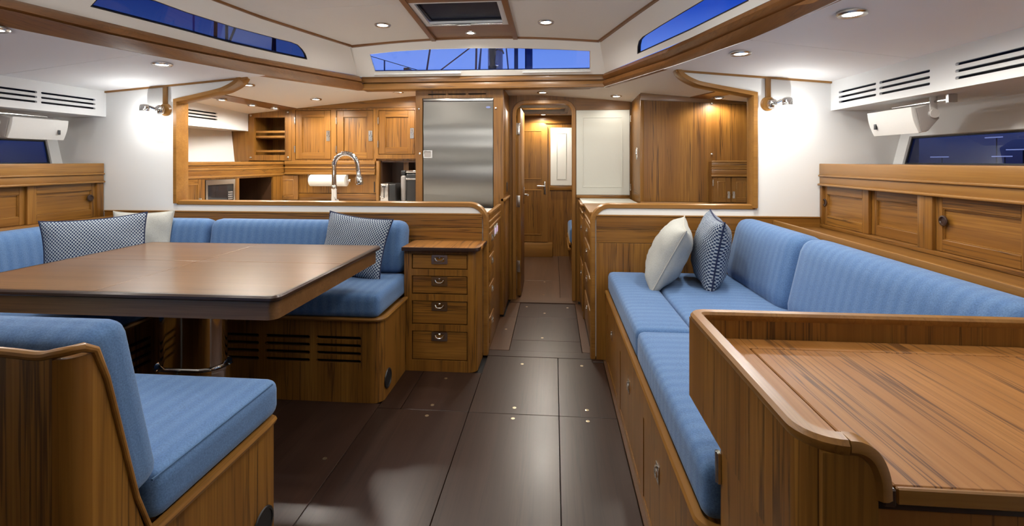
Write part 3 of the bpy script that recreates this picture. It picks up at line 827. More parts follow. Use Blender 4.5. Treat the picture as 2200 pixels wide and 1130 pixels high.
# open door of the passage, swung into the fore cabin
dl = struct('door_1', B().box(-.348, -.312, 4.57, 5.12, .02, 1.80, .004), wood('Z', 'teak'))
for z in (.30, .915, 1.60):
    struct('hinge', B().box(-.352, -.318, 4.562, 4.571, z - .055, z + .055, .002).cyl((-.352, 4.56, z - .055), (-.352, 4.56, z + .055), .006), STEEL, dl)
struct('door_handle', B().box(-.312, -.304, 4.98, 5.02, .85, 1.03, .004).tubes([(-.30, 5.0, .95), (-.27, 5.0, .95), (-.262, 4.95, .95), (-.262, 4.88, .95)], .008), STEEL, dl)

b = B(); plate3(b, [(-3.42, 3.27, 1.26), (-3.07, 4.52, 1.26), (-3.12, 4.52, 1.72), (-3.47, 3.27, 1.72)], [], .02, (-1.5, 3.6, 1.5))
struct('wall_left.003', b, WHITE)

# ================================================================== port side: drawer cabinet beside the passage
def drop_latch(parent, M, w=.10, h_=.056):
    """bright plate with a recessed cup and a hanging bail"""
    b = B().plate(rrect(w, h_, .006), [rrect(w * .62, h_ * .52, .008)], .004, M @ at(0, 0, .004))
    b.box(-w * .31, w * .31, -h_ * .26, h_ * .26, -.006, -.004, M=M)
    b.tubes([M @ Vector(p) for p in ((-w * .26, h_ * .14, .005), (-w * .20, -h_ * .06, .010), (-w * .10, -h_ * .15, .012), (w * .10, -h_ * .15, .012), (w * .20, -h_ * .06, .010), (w * .26, h_ * .14, .005))], .0035, 6)
    b.box(-w * .06, w * .06, h_ * .12, h_ * .34, .003, .009, .002, 1, M=M)
    return link('latch', b, LATCH, parent)
dc_ = thing('drawer_cabinet', 'low teak cabinet of four drawers with bright latches at the end of the blue bench', 'cabinet', (-.70, 3.06, 0))
plan = [(-.523, 2.95)] + arc(-.522, 2.982, .052, -90, 0, 6) + [(-.470, 3.18), (-.923, 3.18), (-.923, 2.95)]
link('carcass', B().prism(plan, 'Z', .001, .745), wood('Z', 'teak'), dc_)
zr = [(.630, .724), (.476, .590), (.290, .436), (.069, .250)]
MF = frame((0, 2.93, 0), (1, 0, 0), (0, 0, 1))
link('face_frame', B().plate(rect(-.923, -.522, .001, .745), [rect(-.876, -.516 - .01, a, b_) for a, b_ in zr][:0] + [rect(-.876, -.527, a, b_) for a, b_ in zr], .02, MF), wood('Z', 'teak'), dc_)
for i, (a, b_) in enumerate(zr):
    d = link('drawer', B().box(-.871, -.532, 2.934, 2.949, a + .005, b_ - .005, .002, 1), wood('X', 'teak'), dc_)
    drop_latch(d, frame((-.702, 2.934, b_ - .034), (1, 0, 0), (0, 0, 1)))
tp = [(-.932, 2.908), (-.500, 2.908)] + arc(-.495, 2.948, .040, -80, -20, 4) + [(-.447, 2.99), (-.447, 3.183), (-.932, 3.183)]
link('top', B().prism(tp, 'Z', .7455, .769, .004), wood('Y', 'desk'), dc_)
link('edge_band', B().sweep([(-.932, 2.906, .757)] + [(x, y - .001, .757) for x, y in tp[1:7]] + [(-.446, 3.18, .757)], [(-.004, -.011), (.004, -.011), (.006, 0), (.004, .011), (-.004, .011)]), wood('X', 'edge'), dc_)

# ================================================================== port side: L-shaped dinette bench with vents, cushions
ds = thing('dinette_bench', 'L-shaped teak dinette bench with blue striped cushions round the far sides of the table', 'bench', (-1.6, 2.85, 0))
vz = (.346, .305, .263, .221)
MF = frame((0, 2.515, 0), (1, 0, 0), (0, 0, 1))
fx = ((-1.281, -1.03), (-1.57, -1.315), (-1.86, -1.605), (-2.13, -1.90))
link('front_board', B().plate(rect(-2.17, -.972, .001, .440), [slot(a, b_, z - .009, z + .009) for a, b_ in fx for z in vz], .018, MF), wood('Z', 'teak'), ds)
link('corner_post', B().prism([(-.972, 2.515)] + arc(-.972, 2.571, .056, -90, 0, 7) + [(-.934, 2.571), (-.972, 2.533)], 'Z', .001, .440), wood('Z', 'teak'), ds)
MS = frame((-.916, 0, 0), (0, 1, 0), (0, 0, 1))
link('side_board', B().plate(rect(2.571, 2.925, .001, .440), [], .018, MS), wood('Z', 'teak'), ds)
MO = frame((-2.17, 0, 0), (0, 1, 0), (0, 0, 1))
fy = ((2.18, 2.44), (1.86, 2.12), (1.54, 1.80))
link('front_board', B().plate(rect(1.45, 2.515, .001, .440), [slot(a, b_, z - .009, z + .009) for a, b_ in fy for z in vz], .018, MO), wood('Z', 'teak'), ds)
link('vent_backing', B().box(-2.14, -1.0, 2.56, 2.565, .05, .42).box(-2.225, -2.22, 1.5, 2.5, .05, .42), BLACK, ds)
link('seat_board', B().box(-2.95, -.936, 2.535, 3.18, .425, .440).box(-2.95, -2.19, 1.45, 2.535, .425, .440), wood('X', 'teak'), ds)
tr = [(-.010, -.010), (.010, -.010), (.014, 0), (.010, .010), (-.010, .010), (-.014, 0)]
link('edge_trim', B().sweep([(-2.165, 2.512, .450), (-.972, 2.512, .450)] + [(x, y, .450) for x, y in arc(-.972, 2.571, .059, -90, 0, 7)[1:]] + [(-.913, 2.925, .450)], tr), wood('X', 'solid'), ds)
link('edge_trim', B().sweep([(-2.168, 1.45, .450), (-2.168, 2.505, .450)], tr), wood('Y', 'solid'), ds)
link('sound_vent', B().lathe([(.050, 0), (.054, .002), (.052, .006), (.044, .007), (.043, .004)], frame((-.916, 2.609, .098), (0, 1, 0), (0, 0, 1)), 24), RUBBER, ds)
def cush(name, parent, x0, x1, y0, y1, z0, z1, r, crown, mat, M=None, side=0.0):
    T = at((x0 + x1) / 2, (y0 + y1) / 2, (z0 + z1) / 2)
    o = link(name, B().cushion((x1 - x0) / 2, (y1 - y0) / 2, (z1 - z0) / 2, r, crown, T if M is None else T @ M, side), mat, parent, sharp=60)
    return o
cush('seat_cushion', ds, -2.155, -.926, 2.494, 3.02, .458, .586, .035, .012, FABRICX)
cush('seat_cushion', ds, -2.96, -2.158, 1.44, 3.02, .458, .586, .035, .012, FABRICY)
lean = rot(x=math.radians(-11))
def back(parent, x0, x1, yf_, yb_, z0, z1, r, mat, ang):
    M = rot(x=math.radians(ang))
    return cush('backrest', parent, x0, x1, yf_, yb_, z0, z1, r, .0, mat, M, .012)
back(ds, -2.272, -.942, 2.985, 3.135, .575, .912, .062, FABRICX, -9)
back(ds, -2.95, -2.276, 2.985, 3.135, .575, .912, .062, FABRICX, -9)
Mo = at(-3.0, 2.26, .745) @ rot(z=math.radians(90)) @ rot(x=math.radians(-9))
link('backrest', B().cushion(.80, .068, .168, .060, 0, Mo, .012), FABRICY, ds, sharp=60)

# near double seat of the dinette, facing forward, in front of the camera on the left
ns = thing('banquette', 'near teak seat with blue backrest turned towards the table, bottom left', 'seat', (-1.5, 1.2, 0))
pf = [(.888, .001), (1.515, .001), (1.515, .450), (1.020, .450), (.985, .56), (.912, .86), (.890, .915), (.888, .90)]
MS = frame((-.916, 0, 0), (0, 1, 0), (0, 0, 1))
link('side_board', B().plate(pf, [], .02, MS), wood('Z', 'teak'), ns)
b = B()
zt = spline([(-2.1, .925), (-1.3, .925), (-1.08, .921), (-.99, .916), (-.955, .922)], 5)
poly = [(-2.1, .001), (-.957, .001)] + [(p[0], p[1]) for p in zt[::-1]]
b.prism(poly, 'Y', .845, .865)
link('back_board', b, wood('Z', 'teak'), ns)
link('corner_post', B().prism([(-.957, .845)] + arc(-.957, .888, .042, -90, 0, 8)[1:] + [(-.935, .888), (-.957, .865)], 'Z', .001, .918), wood('Z', 'teak'), ns)
tp_ = [(-2.1, .852, .931)] + [(p[0], .852, p[1] + .007) for p in zt] + [(-.938, .854, .932), (-.926, .860, .934), (-.917, .870, .935), (-.914, .884, .932)]
slope = [(-.914, .893, .922), (-.914, .918, .855), (-.914, .990, .56), (-.914, 1.026, .462)]
link('edge_trim', B().tubes(tp_[:-1] + slope, [.0095] * (len(tp_) - 1) + [.0075, .006, .0055, .0055], 10), wood('X', 'solid'), ns)
link('edge_trim', B().sweep([(-.908, 1.02, .458), (-.908, 1.46, .458), (-.913, 1.50, .458), (-.95, 1.518, .458), (-2.1, 1.518, .458)], tr), wood('Y', 'solid'), ns)
link('front_board', B().box(-2.1, -.937, 1.497, 1.515, .001, .447), wood('Z', 'teak'), ns)
link('seat_board', B().box(-2.1, -.937, .90, 1.497, .43, .446), wood('X', 'teak'), ns)
link('sound_vent', B().lathe([(.048, 0), (.052, .002), (.05, .006), (.042, .007), (.041, .004)], frame((-.916, 1.456, .150), (0, 1, 0), (0, 0, 1)), 24), RUBBER, ns)
cush('seat_cushion', ns, -2.1, -.902, 1.028, 1.533, .4665, .586, .034, .010, FABRICX)
sc = link('seat_seam', B().sweep([(-.905, 1.02, .578), (-.905, 1.49, .578)], [(-.002, -.002), (.002, -.002), (.002, .002), (-.002, .002)]), STITCH, ns)
Mb = at(-1.512, .972, .757) @ rot(x=math.radians(13))
link('backrest', B().cushion(.597, .053, .207, .040, .0, Mb, -.004), FABRICX, ns, sharp=60)

# ================================================================== dining table
tb = thing('dining_table', 'square teak dining table with dark bullnose rim on a chrome column', 'table', (-1.67, 2.15, 0))
X0, X1, Y0, Y1, xm, ym = -2.365, -.985, 1.64, 2.66, -1.69, 2.18
for a, b_, c, d in ((X0, xm, Y0, ym), (xm, X1, Y0, ym), (X0, xm, ym, Y1), (xm, X1, ym, Y1)):
    link('leaf', B().box(a + (.0012 if a == xm else 0), b_ - (.0012 if b_ == xm else 0), c + .0008 * (c == ym), d - .0008 * (d == ym), .800, .8195, .0008, 1), wood('X', 'table'), tb)
def rr3(x0, x1, y0, y1, r, z): return [(p[0] + (x0 + x1) / 2, p[1] + (y0 + y1) / 2, z) for p in rrect(x1 - x0, y1 - y0, r)]
link('edge_rim', B().sweep(rr3(X0, X1, Y0, Y1, .022, .809), [(-.004, -.0105), (.008, -.0105), (.0135, -.005), (.0135, .004), (.008, .0105), (-.004, .0105)][::-1], closed=True), wood('X', 'edge'), tb)
link('apron', B().plate(rrect(X1 - X0 - .01, Y1 - Y0 - .01, .035), [rrect(X1 - X0 - .08, Y1 - Y0 - .08, .02)], .070, at((X0 + X1) / 2, (Y0 + Y1) / 2, .7995)), wood('X', 'table'), tb)
link('joint', B().box(X0 + .01, X1 - .01, ym - .002, ym + .002, .801, .8175).box(xm - .002, xm + .002, Y0 + .01, Y1 - .01, .801, .8175), BLACK, tb)
colm = link('column', B().lathe([(.080, .003), (.080, .80)], at(-1.68, 2.13, 0), 40, offx=.07), CHROME, tb)
link('sleeve', B().lathe([(.095, .003), (.095, .335), (.099, .338), (.099, .350), (.094, .354), (.084, .352)], at(-1.68, 2.13, 0), 40, offx=.075), CHROME, tb)
link('base_plate', B().lathe([(.13, .0005), (.13, .008), (.12, .012)], at(-1.68, 2.13, 0), 40, offx=.09), STEEL, tb)
link('under_frame', B().box(-1.95, -1.41, 1.95, 2.31, .775, .7985), STEEL, tb)

# ================================================================== starboard settee
st = thing('settee', 'long blue settee on a teak base along the right side', 'sofa', (.8, 2.1, 0))
MS = frame((.335, 0, 0), (0, -1, 0), (0, 0, 1))
doors = ((2.62, 3.08), (1.925, 2.50), (1.36, 1.86))
zd = (.035, .335)
link('front_board', B().plate(rect(-3.18, -1.19, .001, .440), [rect(-b_, -a, *zd) for a, b_ in doors], .018, MS), wood('Z', 'teak'), st)
link('base_backing', B().box(.375, .38, 1.2, 3.17, .01, .42), BLACK, st)
for a, b_ in doors:
    d = link('locker_door', B().box(.337, .351, a + .004, b_ - .004, zd[0] + .004, zd[1] - .004, .002, 1), wood('Z', 'teak'), st)
    ring_pull(d, frame((.337, (a + b_) / 2, .285), (0, -1, 0), (0, 0, 1)), .040, .058, 'latch')
link('corner_post', B().prism([(.335, 1.19)] + arc(.385, 1.19, .05, 180, 270, 7)[1:] + [(.42, 1.14), (.42, 1.16), (.353, 1.19)], 'Z', .001, .440), wood('Z', 'teak'), st)
link('end_board', B().box(.42, 1.35, 1.14, 1.16, .001, .440), wood('Z', 'teak'), st)
link('seat_board', B().box(.353, 1.36, 1.16, 3.18, .425, .440), wood('Y', 'teak'), st)
link('edge_trim', B().sweep([(.342, 3.18, .450), (.342, 1.19, .450)] + [(x, y, .450) for x, y in arc(.387, 1.19, .046, 180, 270, 7)[1:]] + [(.5, 1.144, .450)], tr), wood('Y', 'solid'), st)
cush('seat_cushion', st, .345, .588, 2.075, 3.16, .458, .590, .030, .004, FABRICY)
cush('seat_cushion', st, .590, 1.17, 2.075, 3.16, .458, .590, .028, .010, FABRICY)
cush('seat_cushion', st, .345, .588, 1.155, 2.071, .458, .590, .030, .004, FABRICY)
cush('seat_cushion', st, .590, 1.17, 1.155, 2.071, .458, .590, .028, .010, FABRICY)
def sback(y0, y1):
    M = at(1.190, (y0 + y1) / 2, .742) @ rot(z=math.radians(-90)) @ rot(x=math.radians(-13))
    link('backrest', B().cushion((y1 - y0) / 2, .095, .200, .075, 0, M, .012), FABRICY, st, sharp=60)
sback(2.385, 3.17); sback(1.275, 2.381)

# teak shelf behind the settee back, shelf behind the dinette back
sh = thing('shelf', 'long narrow teak shelf with a low fiddle behind the right-hand settee back', 'shelf', (1.53, 2.0, .86))
link('board', B().box(1.38, 1.668, 1.275, 3.183, .862, .884, .002), wood('Y', 'teak'), sh)
link('fiddle', B().box(1.372, 1.392, 1.275, 3.183, .862, .925, .004).box(1.396, 1.410, 1.275, 3.183, .884, .908, .003), wood('Y', 'solid'), sh)
link('support', B().box(1.372, 1.384, 1.275, 3.183, .441, .862), wood('Y', 'teak'), sh)
sl = thing('shelf', 'teak ledge behind the blue back of the dinette on the left', 'shelf', (-3.17, 2.2, .86))
link('board', B().box(-3.21, -3.10, .4, 3.183, .862, .884, .002), wood('Y', 'teak'), sl)
link('fiddle', B().box(-3.108, -3.092, .4, 3.183, .862, .912, .004), wood('Y', 'solid'), sl)
link('support', B().box(-3.108, -3.098, .4, 3.183, .441, .862), wood('Y', 'teak'), sl)

# ================================================================== hull lockers with sliding doors
def lockers(x, sg, name, label, doors, posts, y0, y1, xh):
    """x: face of the doors, sg: +1 right side, -1 left side; doors as (near y, far y, set back, pull at the far/near end)"""
    L = thing(name, label, 'cabinet', (x + sg * .15, (y0 + y1) / 2, .885), group='hull lockers with sliding doors')
    def bx(n_, xa, xb, ya, yb, za, zb, ax, bev=.002, tone='teak'):
        xa, xb = sorted((x + sg * xa, x + sg * xb))
        return link(n_, B().box(xa, xb, ya, yb, za, zb, bev, 2), wood(ax, tone), L)
    bx('top', .0, abs(xh - x), y0, y1, 1.262, 1.279, 'Y')
    bx('crown_board', -.004, .014, y0, y1, 1.207, 1.281, 'Y', .004, 'solid')
    bx('crown_bead', -.012, .006, y0, y1, 1.200, 1.212, 'Y', .005, 'solid')
    bx('crown_board', -.002, .014, y0, y1, 1.150, 1.200, 'Y', .003, 'solid')
    bx('crown_bead', -.016, .008, y0, y1, 1.143, 1.157, 'Y', .006, 'solid')
    bx('bottom_rail', .0, .05, y0, y1, .885, .905, 'Y')
    bx('back', .09, .10, y0, y1, .90, 1.26, 'Y', 0)
    for ya, yb in posts: bx('post', .0, .045, ya, yb, .905, 1.15, 'Z')
    for ya, yb, dep, pull in doors:
        if sg > 0: M = frame((x + dep, yb, .906), (0, -1, 0), (0, 0, 1))
        else: M = frame((x - dep, ya, .906), (0, 1, 0), (0, 0, 1))
        d = panel_door('sliding_door', L, M, yb - ya, .238, .052, .020, 'Z', 'Y', .012, grain='Y')
        if pull is not None:
            b = B().lathe([(.020, 0), (.023, .002), (.023, .006), (.017, .008), (.014, .002), (.001, .001)], M @ at(pull, .135, 0), 18)
            link('finger_pull', b, wood('Y', 'edge'), d)
    return L
lockers(1.66, 1, 'hull_locker', 'row of teak sliding-door lockers under the right-hand window', [(2.742, 3.19, .014, .035), (2.355, 2.758, .032, None), (1.84, 2.30, .014, .062), (1.40, 1.86, .032, None)],
        [(3.165, 3.19), (2.285, 2.372), (1.30, 1.40)], .45, 3.19, 2.09)
lockers(-3.2, -1, 'hull_locker', 'teak sliding-door lockers under the left-hand window', [(2.70, 3.165, .014, .40), (2.24, 2.72, .032, None), (1.7, 2.2, .014, .05)],
        [(3.140, 3.19), (1.62, 1.70)], .45, 3.19, -3.52)

# ================================================================== chart desk, bottom right
dk = thing('chart_desk', 'teak chart desk with raised fiddle and sloping grain top, bottom right', 'desk', (.75, .95, 0))
MS = frame((.342, 0, 0), (0, -1, 0), (0, 0, 1))
link('side_board', B().plate([(-1.262, .706), (-.735, .706), (-.735, .905), (-1.262, .905)], [], .022, MS), wood('Z', 'teak'), dk)
fcur = [(.40, .905)] + [(p[0], p[1]) for p in spline([(.385, .905), (.410, .902), (.428, .880), (.433, .845)], 4)]
link('front_cheek', B().prism([(.362, .45), (.433, .45)] + fcur[::-1] + [(.362, .905)], 'Y', .688, .708), wood('Z', 'teak'), dk)
link('corner_post', B().prism([(.342, .735)] + arc(.389, .735, .047, 180, 270, 7)[1:] + [(.389, .708), (.364, .735)], 'Z', .45, .905), wood('Z', 'teak'), dk)
link('back_board', B().box(.364, 1.6, 1.240, 1.262, .706, .905), wood('Z', 'teak'), dk)
rail = [(1.6, 1.252, .914), (.378, 1.252, .914)] + [(x, y, .914) for x, y in arc(.378, 1.226, .026, 90, 180, 5)[1:]] + [(.352, .742, .914)] + \
       [(x, y, .914) for x, y in arc(.396, .742, .044, 180, 270, 8)[1:]]
rprof = [(-.012, -.010), (.012, -.010), (.0155, -.003), (.0155, .004), (.010, .010), (-.010, .010), (-.0155, .004), (-.0155, -.003)]
link('fiddle_rail', B().sweep(rail, rprof), wood('Y', 'solid'), dk)
link('fiddle_rail', B().sweep([tuple(p) for p in spline([(.396, .698, .914), (.412, .698, .912), (.428, .698, .900), (.438, .698, .875), (.440, .698, .846)], 5)], [(b_, a) for a, b_ in rprof], up=(0, -1, 0)), wood('X', 'solid'), dk)
link('top', B().box(.364, .456, .700, 1.24, .842, .8605, .001, 1).box(.456, 1.6, 1.178, 1.24, .842, .8605, .001, 1), wood('Y', 'desk'), dk)
link('lid', B().box(.459, 1.6, .697, 1.1755, .842, .861, .002, 1), wood('Y', 'desk'), dk)
link('lid_edge', B().box(.4585, 1.6, .690, .6968, .838, .861, .002, 1), wood('X', 'solid'), dk)
link('block', B().box(.440, .4565, .688, .70, .836, .8605, .002, 1), wood('X', 'edge'), dk)
link('front_rail', B().box(.433, 1.6, .700, .716, .826, .8415), wood('X', 'edge'), dk)
link('front_board', B().box(.433, 1.6, .704, .72, .45, .826), wood('Z', 'desk'), dk)
link('pedestal', B().box(.376, .40, .76, 1.132, .001, .706).box(.40, 1.6, 1.10, 1.132, .001, .706), wood('Z', 'teak'), dk)
pd = link('pedestal_door', B().box(.370, .376, .80, 1.06, .03, .69, .002, 1), wood('Z', 'teak'), dk)
link('hinge', B().box(.368, .376, 1.126, 1.134, .57, .64, .001, 1).cyl((.371, 1.137, .57), (.371, 1.137, .64), .006, 8), STEEL, pd)

# ================================================================== scatter cushions
def pillow(name, label, w, h_, t, M, mat, seam, group=None, pipe=.004, sag=.085, seed=0):
    """two bellied sheets joined along a slightly drawn-in edge; local X width, Z height, Y thickness"""
    rnd = random.Random(seed); N_ = 18
    T = thing(name, label, 'cushion', M.to_translation(), group='scatter cushions')
    T.rotation_euler = M.to_euler()
    BASE[T.name] = Matrix.Identity(4)
    ph = [rnd.uniform(0, 6.28) for _ in range(6)]
    def edge(u, v):
        x = u * w / 2 * (1 - sag * (1 - v * v)); z = v * h_ / 2 * (1 - sag * (1 - u * u)); return x, z
    b = B(); grids = []
    for s in (-1, 1):
        g = []
        for i in range(N_ + 1):
            row = []
            for j in range(N_ + 1):
                u = math.sin((2 * i / N_ - 1) * math.pi / 2); v = math.sin((2 * j / N_ - 1) * math.pi / 2)
                x, z = edge(u, v)
                k = max(0, (1 - abs(u) ** 2.8)) ** .5 * max(0, (1 - abs(v) ** 2.8)) ** .5
                y = s * t / 2 * k
                y += k * .006 * math.sin(9 * u + ph[0] + 4 * v) * math.sin(7 * v + ph[1]) + (1 - k) * k * .02 * math.sin(8 * u * v + ph[2])
                row.append(b.bm.verts.new((x, y, z + h_ / 2)))
            g.append(row)
        grids.append(g)
    for gi, g in enumerate(grids):
        for i in range(N_):
            for j in range(N_):
                f_ = (g[i][j], g[i + 1][j], g[i + 1][j + 1], g[i][j + 1]); b.bm.faces.new(f_ if gi == 0 else f_[::-1])
    bmesh.ops.remove_doubles(b.bm, verts=b.bm.verts, dist=1e-5)
    link('cover', b, mat, T, sharp=75)
    lp = []
    for i in range(N_ * 2): u = i / N_ - 1; lp.append(edge(u, -1))
    for i in range(N_ * 2): v = i / N_ - 1; lp.append(edge(1, v))
    for i in range(N_ * 2): u = 1 - i / N_; lp.append(edge(u, 1))
    for i in range(N_ * 2): v = 1 - i / N_; lp.append(edge(-1, v))
    sm = B().sweep([(x, 0, z + h_ / 2) for x, z in lp], [(pipe * math.cos(a), pipe * math.sin(a)) for a in [i * math.pi / 3 for i in range(6)]], up=(0, 1, 0), closed=True)
    link('piping', sm, seam, T)
    return T
def PM(x, y, z, rz, lean_, roll=0.0):
    return at(x, y, z) @ Matrix.Rotation(math.radians(rz), 4, 'Z') @ Matrix.Rotation(math.radians(lean_), 4, 'X') @ Matrix.Rotation(math.radians(roll), 4, 'Y')
pillow('scatter_cushion', 'long navy lozenge-weave cushion standing behind the left end of the table', .47, .40, .15, PM(-2.545, 2.50, .588, 38, -13, -3), weave(), NAVYPIPE, pipe=.005, seed=1)
pillow('scatter_cushion', 'plain cream cushion half hidden in the corner of the dinette bench', .36, .385, .14, PM(-2.665, 2.90, .588, 14, -9), linen(), CREAMSEAM, seed=2)
pillow('scatter_cushion', 'square navy lozenge-weave cushion leaning on the far bench beside the drawers', .43, .385, .13, PM(-1.255, 2.845, .587, -5, -16, 6), weave(), NAVYPIPE, pipe=.005, seed=3)
pillow('scatter_cushion', 'cream linen cushion tipped against a navy one on the settee', .42, .40, .20, PM(.575, 2.90, .588, -101, -27, 5), linen(), CREAMSEAM, seed=4)
pillow('scatter_cushion', 'navy lozenge-weave cushion between the cream one and the settee back', .42, .405, .18, PM(.865, 2.88, .586, -97, -9, 4), weave(), NAVYPIPE, pipe=.005, seed=5)

# ================================================================== galley: wall cabinets on the forward bulkhead
YC = 4.45
MG = frame((0, YC, 0), (1, 0, 0), (0, 0, 1))
gc = thing('wall_cabinet', 'teak galley wall cabinet with three panelled doors left of the steel fridge', 'cabinet', (-1.88, 4.47, 1.30))
cd = [(-2.475, -2.118, 1.309, 1.783), (-2.063, -1.702, 1.309, 1.779), (-1.653, -1.300, 1.357, 1.777)]
link('face_frame', B().plate([(-2.51, 1.296), (-1.675, 1.296), (-1.675, 1.318), (-1.17, 1.318), (-1.17, 1.795), (-2.51, 1.795)], [rect(a, b_, c, d) for a, b_, c, d in cd], .03, MG), wood('Z', 'teak'), gc)
link('cornice', B().prism([(-2.47, 1.796), (-1.165, 1.796), (-1.165, 1.93), (-2.47, 1.80)], 'Y', 4.445, 4.47, .003), wood('X', 'teak'), gc)
link('case', B().box(-2.51, -1.17, 4.475, 4.495, 1.30, 1.79), wood('Z', 'teak'), gc)
for i, (a, b_, c, d) in enumerate(cd):
    dr = panel_door('door', gc, frame((a + .004, YC + .002, c + .004), (1, 0, 0), (0, 0, 1)), b_ - a - .008, d - c - .008, .062, .030, 'Z', 'X', .016)
    ring_pull(dr, frame((b_ - .028, YC + .001, (c + d) / 2 - .01), (1, 0, 0), (0, 0, 1)), .036, .098)
    for z in (c + .10, d - .10):
        link('hinge', B().cyl((a - .002, YC - .003, z - .032), (a - .002, YC - .003, z + .032), .006, 8), STEEL, dr)
# open corner shelves
os_ = thing('open_shelf', 'open teak shelf unit with fiddle rails in the galley corner', 'shelf', (-2.72, 4.5, 1.30))
link('face_frame', B().plate([(-2.945, 1.30), (-2.512, 1.30), (-2.512, 1.79), (-2.945, 1.768)], [rect(-2.889, -2.578, 1.354, 1.715)], .03, MG), wood('Z', 'teak'), os_)
link('inside', B().box(-2.93, -2.53, 4.78, 4.79, 1.32, 1.75).box(-2.93, -2.9, 4.48, 4.78, 1.32, 1.75).box(-2.56, -2.53, 4.48, 4.78, 1.32, 1.75).box(-2.93, -2.53, 4.48, 4.78, 1.32, 1.345).box(-2.93, -2.53, 4.48, 4.78, 1.735, 1.75), wood('Z', 'teak'), os_)
link('shelf_board', B().box(-2.90, -2.56, 4.50, 4.78, 1.515, 1.53), wood('X', 'teak'), os_)
for z in (1.395, 1.535, 1.575)[:0] + (1.39, 1.53, 1.578):
    link('fiddle_rail', B().box(-2.90, -2.565, 4.478, 4.492, z - .010, z + .012, .004), wood('X', 'solid'), os_)
link('side_return', B().box(-3.13, -2.946, 4.455, 4.475, 1.292, 1.60), wood('Z', 'teak'), os_)
for x, z in ((-2.92, 1.735), (-2.545, 1.765), (-2.92, 1.33), (-2.545, 1.33)):
    link('button', B().lathe([(.011, 0), (.010, .006), (.006, .008)], frame((x, YC, z), (1, 0, 0), (0, 0, 1)), 12), STEEL, os_)

# ledge moulding running along the hull locker and the bulkhead
lm = thing('hull_locker', 'teak appliance locker along the galley side with a moulded ledge', 'cabinet', (-2.85, 3.9, .9))
A, C_ = Vector((-2.717, 3.29, 0)), Vector((-2.573, 4.45, 0))
du = (C_ - A).normalized(); dn = Vector((du.y, -du.x, 0))
def along(z0, z1, o0, o1, bev=.004):
    b = B(); b.prism([tuple((A + dn * o0).xy), tuple((C_ + dn * o0 - du * .012).xy), tuple((C_ + dn * o1 - du * .012).xy), tuple((A + dn * o1).xy)], 'Z', z0, z1, bev); return b
link('ledge_top', along(1.262, 1.290, -.45, .004), wood('Y', 'solid'), lm)
link('ledge_board', along(1.240, 1.262, -.02, -.004), wood('Y', 'teak'), lm)
link('ledge_bead', along(1.222, 1.240, -.02, .006), wood('Y', 'solid'), lm)
link('ledge_board', along(1.178, 1.222, -.02, .002), wood('Y', 'teak'), lm)
link('ledge_bead', along(1.162, 1.180, -.02, .010), wood('Y', 'solid'), lm)
ML = frame((A.x, A.y, 0), tuple(du), (0, 0, 1))
LEN = (C_ - A).length
def up_(px): return px
holes = [rect(.25, .60, .93, 1.150), rect(.64, 1.05, .93, 1.155)]
link('face_frame', B().plate([(0, .90), (LEN, .90), (LEN, 1.165), (0, 1.165)], [rect(.235, .545, .915, 1.150), rect(.585, 1.00, .915, 1.150)], .02, ML), wood('Z', 'teak'), lm)
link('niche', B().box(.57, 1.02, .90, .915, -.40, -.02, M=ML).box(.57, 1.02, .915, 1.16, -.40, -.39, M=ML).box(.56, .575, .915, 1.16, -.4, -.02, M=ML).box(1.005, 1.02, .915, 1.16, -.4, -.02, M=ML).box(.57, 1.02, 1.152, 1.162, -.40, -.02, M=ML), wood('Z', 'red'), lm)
pd_ = panel_door('door', lm, ML @ at(.02, .92, .004), .19, .24, .04, .014, 'Z', 'Y', .007)
ring_pull(pd_, ML @ at(.185, .985, .005), .026, .055)
link('lower_case', B().box(0, LEN, .02, .90, -.03, -.005, M=ML), wood('Z', 'teak'), lm)
mw = thing('microwave', 'stainless microwave oven set in the galley side locker', 'microwave', tuple(ML @ Vector((.39, .918, -.15))))
link('case', B().box(.243, .538, .918, 1.147, -.36, -.012, M=ML), STEEL, mw)
link('front_frame', B().plate(rect(.243, .538, .918, 1.147), [rect(.262, .520, .93, 1.108)], .014, ML @ at(0, 0, .002)), STEEL, mw)
link('door_glass', B().box(.262, .462, .93, 1.108, -.006, -.003, M=ML), DARKWIN, mw)
cp = link('control_panel', B().box(.464, .520, .93, 1.108, -.008, -.003, M=ML), RUBBER, mw)
kb = B()
for i in range(6):
    for j in range(3): kb.box(.470 + j * .016, .481 + j * .016, .945 + i * .018, .956 + i * .018, -.003, .0, .001, 1, M=ML)
link('keys', kb, GREYD, cp)

# back of the counter: angled cupboard, splash-back, ledge over it
sb = thing('splashback', 'teak back panel of the galley counter with a moulded ledge above', 'panel', (-2.05, 4.46, .92))
link('board', B().box(-2.47, -1.66, 4.462, 4.48, .99, 1.17), wood('Z', 'teak'), sb)
link('lower_board', B().box(-2.47, -1.66, 4.452, 4.48, .92, .985, .003), wood('X', 'teak'), sb)
for z0, z1, o, tn in ((1.262, 1.296, .006, 'solid'), (1.238, 1.262, -.004, 'teak'), (1.224, 1.240, .010, 'solid'), (1.186, 1.224, .0, 'teak'), (1.168, 1.188, .014, 'solid')):
    link('ledge_board', B().box(-2.562, -1.675, 4.45 - .03 - o, 4.475, z0, z1, .004), wood('X', tn), sb)
cdoor = panel_door('cupboard_door', sb, frame((-2.625, 4.40, .925), (1, .20, 0), (0, 0, 1)), .19, .235, .042, .014, 'Z', 'X', .007)
ring_pull(cdoor, frame((-2.608, 4.402, 1.05), (1, .20, 0), (0, 0, 1)), .022, .075)
link('end_post', B().box(-1.668, -1.640, 4.43, 4.48, .92, 1.296, .003), wood('Z', 'solid'), sb)
link('hinge_strip', B().box(-1.700, -1.692, 4.458, 4.462, 1.0, 1.10), RUBBER, sb)
